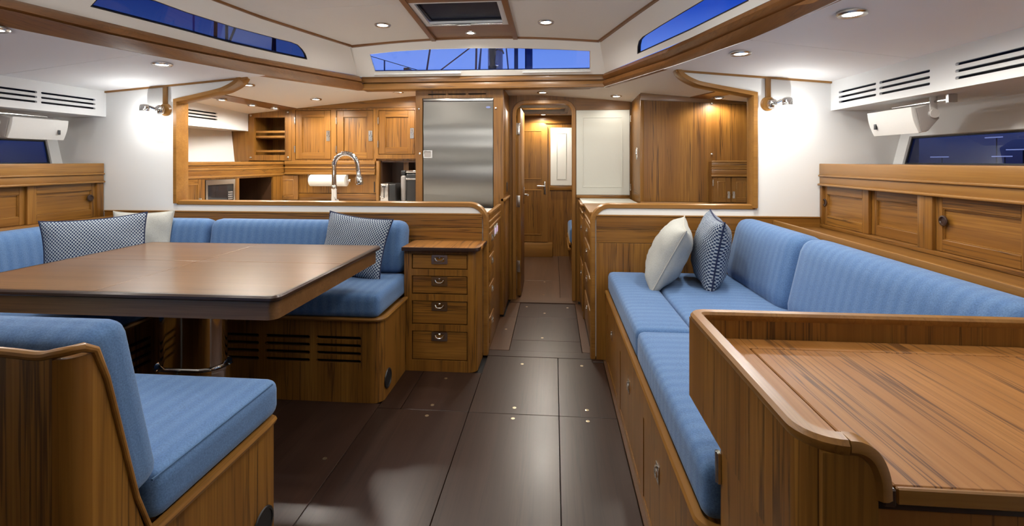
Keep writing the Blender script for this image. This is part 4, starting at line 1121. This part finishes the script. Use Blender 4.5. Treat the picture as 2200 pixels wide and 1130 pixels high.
an = thing('appliance_niche', 'dark open niche under the small cabinet, housing toaster and coffee maker', 'niche', (-1.42, 4.6, .92))
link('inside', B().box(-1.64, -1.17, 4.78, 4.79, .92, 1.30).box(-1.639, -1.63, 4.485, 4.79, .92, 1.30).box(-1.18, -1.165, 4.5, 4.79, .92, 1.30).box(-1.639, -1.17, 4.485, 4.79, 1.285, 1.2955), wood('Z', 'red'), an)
gb = thing('galley_counter', 'galley base units with a solid counter behind the half bulkhead', 'counter', (-1.5, 3.9, 0))
link('worktop', B().box(-1.66, -1.18, 4.0, 4.78, .895, .918, .002).box(-2.52, -1.66, 3.95, 4.44, .895, .918, .002).box(-2.52, -.46, 3.265, 3.78, .90, .925, .002), plain('worktop', (.78, .76, .72), .35), gb)
link('base_unit', B().box(-2.50, -.459, 3.27, 3.77, .02, .90), wood('Z', 'teak'), gb)
link('base_unit', B().box(-2.46, -1.18, 4.02, 4.43, .02, .895), wood('Z', 'teak'), gb)

# passage-side drawers of the galley unit
pu = thing('drawer_chest', 'narrow stack of teak drawers facing the passage below the left bulkhead end', 'cabinet', (-.46, 3.6, 0))
link('carcass', B().box(-.4585, -.443, 3.27, 3.96, .004, .93, .002), wood('Z', 'teak'), pu)
for z0, z1 in ((.67, .80), (.47, .64), (.25, .44), (.05, .22)):
    d = link('drawer', B().box(-.445, -.437, 3.29, 3.52, z0, z1, .002), wood('Y', 'teak'), pu)
    ring_pull(d, frame((-.437, 3.40, z1 - .045), (0, 1, 0), (0, 0, 1)), .05, .05, 'latch')
for z0, z1, o in ((.925, .945, .012), (.87, .885, .008), (.825, .84, .008)):
    link('bead', B().box(-.458, -.443 + o, 3.29, 3.985, z0, z1, .003), wood('Y', 'solid'), pu)
SWL = plain('switch_lit', (.75, .65, .85), .4, emit=((.75, .45, .95), .35))
for y in (3.60, 3.72):
    s = link('switch_plate', B().box(-.443, -.438, y - .035, y + .035, .735, .815, .002), PANELW, pu)
    link('rocker', B().box(-.438, -.434, y - .022, y + .022, .752, .798, .002), SWL, s)

# ================================================================== fridge tower and fridge
tw = thing('fridge_tower', 'tall teak housing round the steel fridge beside the doorway', 'cabinet', (-.79, 4.2, 0))
MT = frame((0, 4.0, 0), (1, 0, 0), (0, 0, 1))
link('face_frame', B().plate(rect(-1.162, -.420, .02, 1.89), [rect(-1.105, -.500, .90, 1.824)] + [rect(a, b_, 1.852, 1.862) for a, b_ in ((-1.054, -.906), (-.885, -.735), (-.712, -.565))], .03, MT), wood('Z', 'teak'), tw)
link('vent_backing', B().box(-1.10, -.52, 4.045, 4.05, 1.83, 1.885), BLACK, tw)
link('side_board', B().box(-.440, -.416, 4.001, 4.483, .02, 1.90, .002), wood('Z', 'teak'), tw)
link('side_board', B().box(-1.165, -1.145, 4.03, 4.483, .93, 1.90), wood('Z', 'teak'), tw)
link('side_panel', B().box(-.417, -.409, 4.09, 4.42, 1.02, 1.74, .003), wood('Z', 'solid'), tw)
link('side_panel', B().box(-.417, -.409, 4.06, 4.44, .06, .955, .003), wood('Z', 'teak'), tw)
link('ledge_bead', B().box(-.418, -.395, 3.995, 4.46, .968, .985, .004).box(-.44, -.40, 4.0, 4.02, .96, .985, .003), wood('Y', 'solid'), tw)
link('switch', B().box(-.411, -.405, 4.17, 4.24, 1.03, 1.11, .002), RUBBER, tw)
for x, z in ((-1.135, 1.735), (-.482, 1.735), (-1.125, 1.36), (-.482, .912)):
    link('button', B().lathe([(.010, 0), (.009, .006), (.005, .008)], frame((x, 4.0, z), (1, 0, 0), (0, 0, 1)), 12), STEEL, tw)
fg = thing('fridge', 'upright fridge with a brushed stainless door', 'fridge', (-.80, 4.1, .91))
link('case', B().box(-1.10, -.505, 4.035, 4.46, .905, 1.82), BLACK, fg)
b = B()   # the door skin bows in and out a little from top to bottom, as thin sheet does
rows = 60; vs = []
for i in range(rows + 1):
    z = .918 + (1.795 - .918) * i / rows
    d = .0050 * math.sin(i / rows * 13.0 + .6) + .0008 * math.sin(i / rows * 23 + 1.0) + .004 * (2 * i / rows - 1) ** 2
    vs.append([b.bm.verts.new((-1.097 + .590 * j / 8, 4.006 + d + .0006 * (j - 4) ** 2 / 16, z)) for j in range(9)])
for i in range(rows):
    for j in range(8): b.bm.faces.new((vs[i][j], vs[i][j + 1], vs[i + 1][j + 1], vs[i + 1][j]))
b.box(-1.098, -.506, 4.013, 4.034, .917, 1.796)
link('door', b, brushed(), fg, sharp=60)
link('top_trim', B().box(-1.10, -.505, 4.006, 4.03, 1.800, 1.821, .002), STEEL, fg)
link('bottom_trim', B().box(-1.10, -.505, 4.010, 4.03, .905, .914, .002), RUBBER, fg)
hd = link('handle', B().plate(rect(-1.096, -1.018, 1.322, 1.386), [rect(-1.088, -1.032, 1.330, 1.378)], .008, frame((0, 3.998, 0), (1, 0, 0), (0, 0, 1))), STEEL, fg)
link('recess', B().box(-1.088, -1.032, 4.004, 4.0055, 1.330, 1.378), GREYD, hd)
link('badge', B().lathe([(.020, 0), (.019, .002)], frame((-.545, 4.0055, 1.745), (1, 0, 0), (0, 0, 1)), 20, sy=.45), plain('badge_blue', (.25, .30, .55), .3, .6), fg)

# ================================================================== galley small things
fc = thing('faucet', 'tall chrome gooseneck tap with a pull-down spray at the galley sink', 'faucet', (-1.665, 3.55, .925))
fx0, fy0 = -1.665, 3.55
link('body', B().lathe([(.028, .9255), (.028, .935), (.020, .94), (.0195, 1.075), (.022, 1.08), (.022, 1.11), (.0185, 1.115)], at(fx0, fy0, 0), 20), CHROME, fc)
gn = [(fx0, fy0, 1.10), (fx0, fy0, 1.20)] + [(fx0 + .092 - .092 * math.cos(a), fy0, 1.262 + .092 * math.sin(a)) for a in [i * math.pi / 14 for i in range(0, 15)]]
gn += [(fx0 + .188, fy0, 1.235), (fx0 + .192, fy0, 1.205)]
bsp = B().tubes(gn, .0165, 14)
for i in range(3, len(gn) - 3):
    p = Vector(gn[i]); q = (Vector(gn[i + 1]) - Vector(gn[i - 1])).normalized()
    bsp.cyl(p - q * .004, p + q * .004, .0195, 14)
link('neck', bsp, CHROME, fc)
link('spray_head', B().tubes([(fx0 + .190, fy0, 1.225), (fx0 + .194, fy0, 1.190), (fx0 + .196, fy0, 1.175), (fx0 + .198, fy0, 1.15), (fx0 + .199, fy0, 1.138), (fx0 + .200, fy0, 1.118)], [.017, .018, .026, .026, .029, .027], 16), CHROME, fc)
link('lever', B().tubes([(fx0 + .018, fy0 - .01, 1.0), (fx0 + .04, fy0 - .03, 1.005), (fx0 + .055, fy0 - .05, 1.0)], [.008, .006, .006], 8), CHROME, fc)
pt = thing('paper_towel', 'white paper towel roll hung under the galley ledge', 'paper towel', (-2.11, 4.40, 1.08))
link('roll', B().lathe([(.018, 0), (.054, .001), (.054, .349), (.018, .35)], frame((-2.284, 4.385, 1.113), (0, 1, 0), (0, 0, 1)), 28), PAPER, pt)
link('holder', B().cyl((-2.31, 4.385, 1.113), (-1.90, 4.385, 1.113), .010).box(-1.93, -1.915, 4.375, 4.395, 1.105, 1.168).box(-2.31, -2.295, 4.375, 4.395, 1.105, 1.168).lathe([(.016, 0), (.016, .012)], frame((-1.905, 4.385, 1.113), (0, 1, 0), (0, 0, 1)), 14), STEEL, pt)
to = thing('toaster', 'steel toaster with black end panels beside the coffee maker', 'toaster', (-1.50, 4.38, .9185))
link('body', B().box(-1.575, -1.495, 4.28, 4.47, .925, 1.092, .015, 3), STEEL, to)
link('side_cover', B().box(-1.494, -1.425, 4.278, 4.472, .924, 1.090, .014, 3), RUBBER, to)
link('slot', B().box(-1.56, -1.545, 4.30, 4.45, 1.0905, 1.0935).box(-1.53, -1.515, 4.30, 4.45, 1.0905, 1.0935), BLACK, to)
link('lever', B().box(-1.552, -1.522, 4.266, 4.281, 1.058, 1.070, .003).box(-1.540, -1.534, 4.2775, 4.2805, .96, 1.055), RUBBER, to)
link('knob', B().cyl((-1.545, 4.281, .962), (-1.545, 4.268, .962), .010).cyl((-1.565, 4.281, .972), (-1.565, 4.272, .972), .006), CHROME, to)
link('foot', B().box(-1.57, -1.43, 4.29, 4.46, .9185, .926), RUBBER, to)
cm = thing('coffee_maker', 'black and silver coffee maker with a chrome lid in the niche', 'coffee maker', (-1.33, 4.40, .9185))
link('body', B().box(-1.345, -1.24, 4.31, 4.55, .9185, 1.185, .02, 3), RUBBER, cm)
link('water_tank', B().box(-1.402, -1.352, 4.33, 4.52, .925, 1.165, .020, 3), plain('tank_grey', (.30, .28, .27), .2), cm)
link('lid', B().box(-1.348, -1.245, 4.312, 4.548, 1.186, 1.212, .010, 3), CHROME, cm)
link('band', B().box(-1.343, -1.25, 4.304, 4.315, 1.125, 1.140, .003), STEEL, cm)
link('handle_back', B().box(-1.402, -1.356, 4.34, 4.52, 1.166, 1.21, .012, 3), RUBBER, cm)
link('knob_foot', B().lathe([(.022, 0), (.018, .012), (.008, .016)], at(-1.235, 4.05, .925), 16), wood('Z', 'solid'), gb)

# ================================================================== starboard passage units, wardrobe, corner locker
ru = thing('passage_chest', 'narrow teak chest of drawers facing the passage below the right bulkhead end', 'cabinet', (.30, 3.6, 0))
link('carcass', B().box(.252, .60, 3.265, 3.95, .004, .93, .002), wood('Z', 'teak'), ru)
for z0, z1 in ((.72, .84), (.52, .69), (.30, .49), (.05, .27)):
    d = link('drawer', B().box(.244, .2525, 3.30, 3.90, z0, z1, .002), wood('Y', 'teak'), ru)
    ring_pull(d, frame((.244, 3.6, z1 - .06), (0, -1, 0), (0, 0, 1)), .03, .05, 'latch')
for z0, z1, o in ((.935, .955, .014), (.86, .875, .010)):
    link('bead', B().box(.252 - o, .60, 3.28, 3.958, z0, z1, .004), wood('Y', 'solid'), ru)
rb = thing('side_cupboard', 'teak cupboard with a moulded top below the large white panel', 'cabinet', (.45, 4.25, 0))
link('carcass', B().box(.240, .684, 3.99, 4.478, .004, .90, .002), wood('Z', 'teak'), rb)
for z0, z1, o in ((.925, .945, .022), (.90, .925, .010), (.865, .88, .012)):
    link('bead', B().box(.240 - o, .684, 3.985 - o, 4.478, z0, z1, .005), wood('X', 'solid'), rb)
link('worktop', B().box(.235, .684, 3.98, 4.478, .945, .955, .003), PANELW, rb)
link('back_rail', B().box(.206, .684, 4.465, 4.482, .956, .983, .003), wood('X', 'teak'), rb)
for z0, z1 in ((.48, .82), (.06, .44)):
    d = link('door', B().box(.232, .2405, 4.02, 4.45, z0, z1, .002), wood('Z', 'teak'), rb)
    ring_pull(d, frame((.232, 4.08, z1 - .08), (0, -1, 0), (0, 0, 1)), .03, .05, 'latch')
wd = thing('wardrobe', 'tall teak wardrobe with a plain vertical-grain front right of the white panel', 'wardrobe', (1.1, 4.25, 0))
link('front_panel', B().box(.728, 1.95, 4.05, 4.08, .965, cz(1.9, 4.05) + .10, .0), wood('Z', 'teak'), wd)
link('corner_stile', B().box(.706, .735, 4.046, 4.08, .93, 1.835, .004), wood('Z', 'solid'), wd)
link('top_board', B().prism([(.706, 1.795), (1.9, 1.735), (1.9, 1.83), (.706, 1.90)], 'Y', 4.040, 4.05, .002), wood('X', 'teak'), wd)
link('base_board', B().box(.706, 1.95, 4.036, 4.08, .93, .962, .004), wood('X', 'solid'), wd)
link('lower_case', B().box(.69, 1.95, 4.06, 4.48, .004, .93), wood('Z', 'teak'), wd)
link('side_panel', B().box(.706, .72, 4.08, 4.48, .93, 1.90), wood('Z', 'teak'), wd)
Mw = frame((.7055, 4.44, .985), (0, -1, 0), (0, 0, 1))
sd = panel_door('side_door', wd, Mw, .35, .775, .065, .016, 'Z', 'Y', .008)
for z in (1.06, 1.68): link('hinge', B().cyl((.690, 4.446, z - .03), (.690, 4.446, z + .03), .006, 8), STEEL, sd)
ring_pull(sd, frame((.6895, 4.115, 1.36), (0, -1, 0), (0, 0, 1)), .03, .10)
for x, z in ((1.275, 1.765), (1.275, 1.352), (1.56, 1.745), (1.56, 1.352)):
    link('button', B().lathe([(.010, 0), (.009, .006), (.005, .008)], frame((x, 4.05, z), (1, 0, 0), (0, 0, 1)), 12), STEEL, wd)
cl_ = thing('corner_locker', 'small teak locker with two doors and moulded top in the right-hand recess', 'cabinet', (1.5, 3.98, .93))
link('case', B().box(1.246, 1.95, 3.955, 4.034, .965, 1.29), wood('Z', 'teak'), cl_)
for z0, z1, o, tn in ((1.285, 1.30, .008, 'solid'), (1.245, 1.285, .0, 'teak'), (1.232, 1.246, .008, 'solid'), (1.185, 1.232, .002, 'teak'), (1.172, 1.188, .014, 'solid')):
    link('ledge_board', B().box(1.240 - o * .5, 1.95, 3.94 - o, 3.96, z0, z1, .004), wood('X', tn), cl_)
for xa, xb, hx in ((1.252, 1.385, 1), (1.395, 1.54, 0)):
    d = panel_door('door', cl_, frame((xa, 3.945, .972), (1, 0, 0), (0, 0, 1)), xb - xa, .198, .036, .012, 'Z', 'X', .007)
    ring_pull(d, frame((xb - .014 if hx else xa + .014, 3.944, 1.03), (1, 0, 0), (0, 0, 1)), .018, .055)
    link('hinge', B().cyl((xa - .001 if hx else xb + .001, 3.941, 1.10), (xa - .001 if hx else xb + .001, 3.941, 1.15), .005, 8), STEEL, d)

# teak boards let into the ceiling, with their lamps
def ceil_board(name, pts):
    b = B(); b.prism(pts, 'Z', 0, .004)
    for v in b.bm.verts: v.co.z = cz(v.co.x, v.co.y) - .006 + v.co.z * 1.5
    return struct(name, b, wood('Y', 'beam'))
ceil_board('trim_24', [(-2.80, 3.27), (-2.66, 3.27), (-2.455, 4.44), (-2.62, 4.44)])
ceil_board('trim_25', [(1.37, 3.27), (1.52, 3.27), (1.235, 4.04), (1.10, 4.04)])

# bunk in the fore cabin
bk = thing('bunk', 'blue-cushioned bunk edge just inside the fore cabin', 'bed', (.35, 6.0, 0))
link('base', B().box(.205, .55, 5.75, 6.57, .004, .30), wood('Z', 'teak'), bk)
link('lee_board', B().box(.175, .20, 5.75, 6.57, .30, .335, .008).box(.165, .20, 5.75, 6.57, .24, .27, .006), wood('Y', 'solid'), bk)
link('mattress', B().cushion(.165, .40, .10, .04, .01, at(.35, 6.16, .405)), FABRICY, bk, sharp=60)
hr = thing('roof_hatch', 'grey roof hatch with a white blind box in the fore cabin ceiling', 'hatch', (-.14, 5.7, 1.89))
link('frame', B().plate(rrect(.62, .50, .03), [rrect(.54, .42, .03)], .025, at(-.14, 5.62, 1.911)), PANELW, hr)
link('pane', B().box(-.41, .13, 5.41, 5.83, 1.900, 1.904), DARKWIN, hr)
link('blind_box', B().box(-.45, .17, 6.00, 6.10, 1.878, 1.9115, .008).box(-.45, .17, 5.99, 6.0, 1.880, 1.887, .002), GREYW, hr)
link('catch', B().box(.08, .16, 5.92, 5.99, 1.866, 1.90, .006), GREYW, hr)

# ================================================================== saloon roof hatch
rh = thing('roof_hatch', 'dark glazed roof hatch in a white frame between the deckhouse ceiling panels', 'hatch', (-.59, 3.06, 2.23))
link('frame', B().plate([(-.885, 2.815), (-.300, 2.815), (-.305, 3.315), (-.905, 3.315)], [[(-.835, 2.835), (-.335, 2.835), (-.345, 3.255), (-.850, 3.255)]], .016, at(0, 0, 2.252)), WHITE, rh)
link('blind_rail', B().box(-.835, -.345, 3.258, 3.275, 2.226, 2.237, .003).box(-.66, -.56, 3.248, 3.27, 2.218, 2.228, .004), STEEL, rh)
link('well', B().box(-.85, -.83, 2.835, 3.26, 2.255, 2.36).box(-.345, -.325, 2.835, 3.26, 2.255, 2.36).box(-.85, -.33, 3.255, 3.27, 2.255, 2.36).box(-.85, -.33, 2.82, 2.835, 2.255, 2.36), RUBBER, rh)
link('pane', B().box(-.84, -.335, 2.83, 3.26, 2.262, 2.268), plain('hatch_glass', (.005, .006, .022), .25, spec=.03), rh)
link('handle', B().tubes([(-.70, 3.0, 2.275), (-.70, 2.98, 2.30), (-.60, 2.98, 2.30), (-.60, 3.0, 2.275)], .008, 8), RUBBER, rh)
link('deck_opening', B().box(-.9, -.28, 2.75, 3.3, 2.37, 2.372), plain('hatch_acrylic', (.02, .02, .05), .2), rh)

# ================================================================== speakers
def speaker(sg, x0, yc_, label):
    """sg +1 right side: trapezoid section, long axis along the hull"""
    f_ = lambda x: x0 + sg * x
    S = thing('speaker', label, 'speaker', (f_(.07), yc_, 1.44), group='loudspeakers')
    y0, y1 = yc_ - .165, yc_ + .165
    sec = [(f_(.012), 1.560), (f_(.092), 1.580), (f_(.130), 1.508), (f_(.075), 1.442), (f_(.046), 1.440)]
    link('cabinet', B().prism(sec, 'Y', y0, y1, .006), GREYW, S)
    gp = [(f_(.018), 1.564)] + [(f_(-.002 + .036 * i / 8 - .008 * math.sin(math.pi * i / 8)), 1.564 - .128 * i / 8) for i in range(0, 9)] + [(f_(.050), 1.438)]
    link('grille', B().prism(gp, 'Y', y0 - .004, y1 + .004, .006), plain('grille_white', (.68, .67, .64), .6, bump=.3), S)
    link('end_cap', B().prism([(f_(.020), 1.558), (f_(.092), 1.577), (f_(.127), 1.508), (f_(.075), 1.446), (f_(.048), 1.442)], 'Y', y0 - .008, y0 - .0005, .003), GREYD, S)
    k = -1 if sg > 0 else 1
    link('badge', B().box(min(f_(.004), f_(.009)), max(f_(.004), f_(.014)), y1 - .06, y1 - .045, 1.470, 1.500, .001), RUBBER, S)
    link('bracket', B().box(min(f_(.078), f_(.112)), max(f_(.078), f_(.112)), y0 - .016, y0 - .008, 1.52, 1.612, .003).cyl((f_(.095), y0 - .024, 1.53), (f_(.095), y0 - .008, 1.53), .022, 16), GREYW, S)
    link('rod', B().cyl((f_(.10), y0 - .10, 1.588), (f_(.10), y1 - .05, 1.588), .006, 8).box(min(f_(.09), f_(.13)), max(f_(.09), f_(.13)), y0 - .11, y0 - .095, 1.575, 1.612), STEEL, S)
speaker(1, 1.755, 2.715, 'white tilted loudspeaker under the soffit by the right-hand window')
speaker(-1, -3.232, 2.80, 'white tilted loudspeaker under the soffit by the left-hand window')

# ================================================================== wall lamps
def wall_lamp(x, sg, label, y=3.19, fl=1, watts=1.8, strip=True, z=1.66, up=False):
    W_ = thing('wall_lamp', label, 'lamp', (x, y, z), group='swivel wall lamps')
    Y = lambda d: y + fl * d
    link('back_plate', B().lathe([(.044, 0), (.046, .006), (.036, .014)], frame((x, Y(.009), z), (fl, 0, 0), (0, 0, 1)), 28), wood('Z', 'solid'), W_)
    if strip: link('cover_strip', B().box(x - .017, x + .017, 3.186, 3.199, 1.70, cz(x, 3.2) - .01, .004), wood('Z', 'solid'), W_)
    link('ball_joint', B().lathe([(.012, -.032), (.026, -.022), (.032, 0), (.026, .022), (.012, .032)], at(x + sg * .012, Y(-.03), z - .005), 20).cyl((x + sg * .012, Y(-.03), z - .005), (x + sg * .01, Y(-.002), z - .005), .012), CHROME, W_)
    link('arm', B().tubes([(x + sg * .02, Y(-.04), z - .005), (x + sg * .05, Y(-.07), z + .012), (x + sg * .072, Y(-.08), z + .012)], .009, 10), CHROME, W_)
    hx, hy = x + sg * .078, Y(-.085)
    link('hood', B().lathe([(.012, 1.690), (.026, 1.684), (.030, z + .012), (.030, 1.640)], at(hx, hy, z - 1.66), 22), CHROME, W_)
    link('shade', B().lathe([(.028, 1.640), (.034, 1.605), (.030, 1.585), (.012, 1.578)], at(hx, hy, z - 1.66), 22), LAMPHOT, W_)
    ld = bpy.data.lights.new('wall_lamp_light', 'SPOT' if up else 'POINT'); ld.energy = watts; ld.color = (1, .985, .96)
    if up: ld.spot_size = math.radians(62); ld.spot_blend = .8; ld.shadow_soft_size = .03
    lo = bpy.data.objects.new('wall_lamp_light', ld); COL.objects.link(lo); lo.parent = W_; lo.location = (hx - x + sg * .01, hy - y - fl * (0 if up else .06), .06 if up else -.035)
    if up: lo.rotation_euler = (math.radians(90 + 24), 0, 0)
wall_lamp(-2.732, -1, 'chrome swivel lamp on the white bulkhead left of the galley opening')
wall_lamp(1.350, 1, 'chrome swivel lamp on the white bulkhead right of the wardrobe opening')
for i, x in enumerate((-2.6, -1.3, -.1, 1.1)):  # unseen uplights added behind the camera to brighten the ceilings
    wall_lamp(x, 1, 'unseen uplight added on the aft bulkhead, ' + ['far left', 'left of the companionway', 'right of the companionway', 'far right'][i], y=-1.24, fl=-1, watts=75, strip=False, z=1.12, up=True)

# unseen lamps added on the deckhouse closing board to brighten roof and trunk
for i, x in enumerate((-1.9, -.6, .65)):
    wall_lamp(x, 1, 'unseen lamp added high on the aft end of the deckhouse, ' + ['left', 'middle', 'right'][i], y=.94, fl=-1, watts=2, strip=False, z=2.12)

# ================================================================== ceiling downlights
def downlight(x, y, z, label, watts, r=.056, cat='ceiling light', size=168, blend=.5, col=(1.0, .95, .87)):
    D = thing('downlight', label, cat, (x, y, z), group='recessed ceiling lights')
    link('ring', B().lathe([(r * .60, z - .0005), (r * .66, z - .007), (r * .92, z - .009), (r, z - .003), (r, z + .004), (r * .6, z + .004)], at(x, y, 0), 26), STEEL, D)
    link('lens', B().lathe([(r * .02, z - .0055), (r * .60, z - .005), (r * .62, z + .003)], at(x, y, 0), 24), LAMP, D)
    ld = bpy.data.lights.new('downlight_lamp', 'SPOT'); ld.energy = watts; ld.color = col
    ld.spot_size = math.radians(size); ld.spot_blend = blend; ld.shadow_soft_size = r * .6
    lo = bpy.data.objects.new('downlight_lamp', ld); COL.objects.link(lo); lo.parent = D; lo.location = (0, 0, -.02)
    return D
P = 20
def dside(x, y, label, w=P, drop=0.0, **k): return downlight(x, y, cz(x, y) - drop, label, w, **k)
dside(1.010, 2.721, 'recessed steel ceiling light right of the beam, nearest the right bulkhead', 34)
dside(1.18, 2.03, 'largest recessed ceiling light, top right above the settee')
dside(-2.355, 2.727, 'recessed ceiling light over the dinette near the left wall lamp')
dside(-2.53, 1.985, 'recessed ceiling light cut by the left edge of the picture')
dside(-2.27, 3.42, 'recessed galley ceiling light just behind the curved bulkhead trim', 34, col=(1.0, .92, .80), r=.050)
dside(-2.11, 4.14, 'recessed galley ceiling light in front of the two left cabinet doors', 32, col=(1.0, .92, .80), r=.050)
dside(-1.373, 4.18, 'recessed galley ceiling light beside the top of the fridge housing', 26, col=(1.0, .92, .80), r=.050)
dside(-.10, 4.31, 'recessed ceiling light before the doorway', 10, col=(1.0, .92, .80), r=.050)
dside(.54, 4.26, 'recessed ceiling light in front of the large white panel', 6, col=(1.0, .92, .80), r=.050)
dside(-2.706, 3.74, 'small light in the teak ceiling strip, nearest the bulkhead trim', 6, r=.040, drop=.008)
dside(-2.652, 4.06, 'small light in the teak ceiling strip, middle of three', 6, r=.040, drop=.008)
dside(-2.58, 4.29, 'small light in the teak ceiling strip, nearest the open shelves', 6, r=.040, drop=.008)
dside(1.29, 3.93, 'small light in the teak ceiling strip above the wardrobe front', 14, col=(1.0, .92, .80), r=.040, drop=.008)
downlight(-1.177, 3.25, rz_(-1.177, 3.25), 'recessed light in the left deckhouse ceiling panel', 24)
downlight(-.053, 3.278, rz_(-.053, 3.278), 'recessed light in the right deckhouse ceiling panel', 24)
downlight(-.606, 3.497, 2.236, 'recessed light in the teak board in front of the roof hatch', 20, r=.042)
downlight(-.115, 5.10, 1.911, 'fore cabin ceiling light seen at the top of the doorway', 60, col=(1.0, .92, .80), r=.05)
downlight(-.14, 6.40, 1.911, 'fore cabin ceiling light close to the far cabin door', 44, col=(1.0, .92, .80), r=.05)
# unseen downlights added behind and above the camera to brighten the saloon
for i, (x, y) in enumerate(((1.30, 1.25), (1.42, .45), (-2.65, 1.2), (-2.75, .4), (1.2, -.5), (-.1, -.4), (-1.5, -.4), (-2.7, -.5))):
    dside(x, y, ['unseen ceiling light over the chart desk', 'unseen ceiling light behind the chart desk', 'unseen ceiling light over the near dinette seat', 'unseen ceiling light behind the near dinette seat',
                 'unseen aft ceiling light on the right', 'unseen aft ceiling light right of the centre', 'unseen aft ceiling light left of the centre', 'unseen aft ceiling light on the left'][i], 9)
for i, (x, y) in enumerate(((-1.25, 2.1), (.15, 2.1), (-1.35, 1.25), (.3, 1.25))):
    downlight(x, y, rz_(x, y), ['unseen deckhouse ceiling light over the table', 'unseen deckhouse ceiling light over the aisle', 'unseen aft deckhouse ceiling light on the left', 'unseen aft deckhouse ceiling light on the right'][i], (14, 38, 36, 20)[i])

# ================================================================== outside: water, mast and rigging, far quay
struct('water', B().box(-60, 60, -60, 60, -1.6, -1.5), plain('dark_water', (.006, .012, .03), .12))
ALU = plain('mast_paint', (.30, .38, .55), .35, .1)
ms = thing('mast', 'pale mast with fittings seen through the windscreen', 'mast', (-.80, 6.6, 2.1))
link('spar', B().lathe([(.102, 2.10), (.102, 9.0)], at(-.80, 6.6, 0), 28, sy=1.4), ALU, ms)
link('winch', B().lathe([(.05, 2.45), (.055, 2.56), (.035, 2.58), (.045, 2.70), (.05, 2.83), (.03, 2.84)], at(-.82, 6.43, 0), 16), RUBBER, ms)
link('bracket', B().tubes([(-.82, 6.43, 2.76), (-.74, 6.40, 2.78), (-.68, 6.41, 2.76), (-.67, 6.44, 2.73)], .010, 8), DARKWIN, ms)
link('cleat', B().box(-.80, -.74, 6.44, 6.47, 2.56, 2.60, .008).box(-.765, -.75, 6.44, 6.47, 2.60, 2.62, .003), STEEL, ms)
link('deck_collar', B().lathe([(.17, 2.10), (.17, 2.25), (.13, 2.30)], at(-.80, 6.6, 0), 24), ALU, ms)
ROPE_R, ROPE_B, WIRE = plain('rope_red', (.16, .045, .09), .8), plain('rope_blue', (.03, .09, .24), .7), plain('wire_dark', (.02, .03, .07), .5)
def line(name, label, p, q, r, m, g='ropes and rigging outside'): tag(link(name, B().cyl(p, q, r, 8), m), label, 'rope' if 'rope' in name or 'halyard' in name else 'rigging', g)
line('halyard_rope', 'steep dark red rope left of the mast', (-1.082, 6.6, 2.1), (-1.0, 6.6, 5.2), .014, ROPE_R)
line('halyard_rope', 'dark blue rope next to the mast on its left, leaning', (-1.027, 6.3, 2.1), (-0.805, 6.3, 4.2), .008, ROPE_B)
line('halyard_rope', 'second thin blue rope left of the mast', (-0.984, 6.22, 2.1), (-0.839, 6.22, 4.2), .008, ROPE_B)
line('halyard_rope', 'slanting red rope crossing the left half of the windscreen', (-1.755, 6.12, 2.24), (-0.303, 6.12, 3.3), .008, ROPE_R)
line('halyard_rope', 'near upright dark rope in the left half of the windscreen', (-1.83, 6.6, 2.1), (-1.25, 6.6, 5.85), .012, ROPE_R)
line('halyard_rope', 'thin rope just right of the mast', (-0.556, 6.3, 2.1), (-0.76, 6.3, 4.2), .010, ROPE_B)
line('stay', 'grey furled stay right of the mast', (-.514, 6.6, 2.1), (-.514, 6.6, 8), .028, plain('stay_grey', (.09, .13, .22), .5))
line('stay', 'thick dark furled sail right of the mast', (-.342, 6.6, 2.1), (-.342, 6.6, 8), .055, plain('sail_navy', (.03, .09, .26), .7))
line('guard_wire', 'thin guard wire sloping across the left end of the windscreen', (-3.2, 6.62, 2.962), (-1.6, 6.62, 2.473), .005, WIRE)
line('guard_post', 'thin post under the guard wire at the left end of the windscreen', (-2.364, 6.6, 2.08), (-2.364, 6.6, 2.70), .010, ROPE_B)
for i, (x, y, dx, dy, r) in enumerate(((-3.6, 4.562, 0, 0, .010), (-3.6, 4.86, 0, .03, .018), (-3.6, 5.054, 0, 0, .016), (-3.78, 6.19, 0, .05, .012), (-3.6, 6.0, 0, -.03, .016))):
    line('shroud', ['pale shroud behind the middle of the left roof window', 'chain-like shroud in the left roof window', 'thick dark shroud in the left roof window', 'thin shroud near the front of the left roof window', 'frontmost shroud in the left roof window'][i],
         (x, y, 1.9), (x + dx, y + dy * 2, 4.5), r, plain('shroud_pale', (.25, .35, .75), .3, .5) if i == 0 else WIRE)
line('shroud', 'dark slanting shroud seen through the left roof window', (-3.95, 5.145, 1.9), (-3.95, 6.523, 4.5), .015, WIRE)
q = thing('quay', 'dark quay with glowing bars for the light streaks in the right-hand window', 'quay', (40, 48, -1.5))
link('wall', B().box(39, 42, 20, 80, -1.5, .8), plain('quay_dark', (.01, .012, .02), .8), q)
LT = plain('streak_glow', (.5, .6, .9), .5, emit=((.55, .65, 1.0), 2.2))  # glowing bars stand in for blurred light streaks in the hull window
for y, z, l_ in ((47.4, 3.35, 1.8), (46.6, 1.62, 2.0), (44.9, 2.2, 2.6), (43.3, 2.15, 1.6), (43.6, 3.65, 1.8), (53.6, 1.62, 2.4)):
    s_ = link('streak_post', B().cyl((39.9, y, .8), (39.9, y, z), .04, 6), RUBBER, q)
    link('light_streak', B().box(39.6, 39.7, y - l_ / 2, y + l_ / 2, z, z + .10, .03, 1), LT, s_)
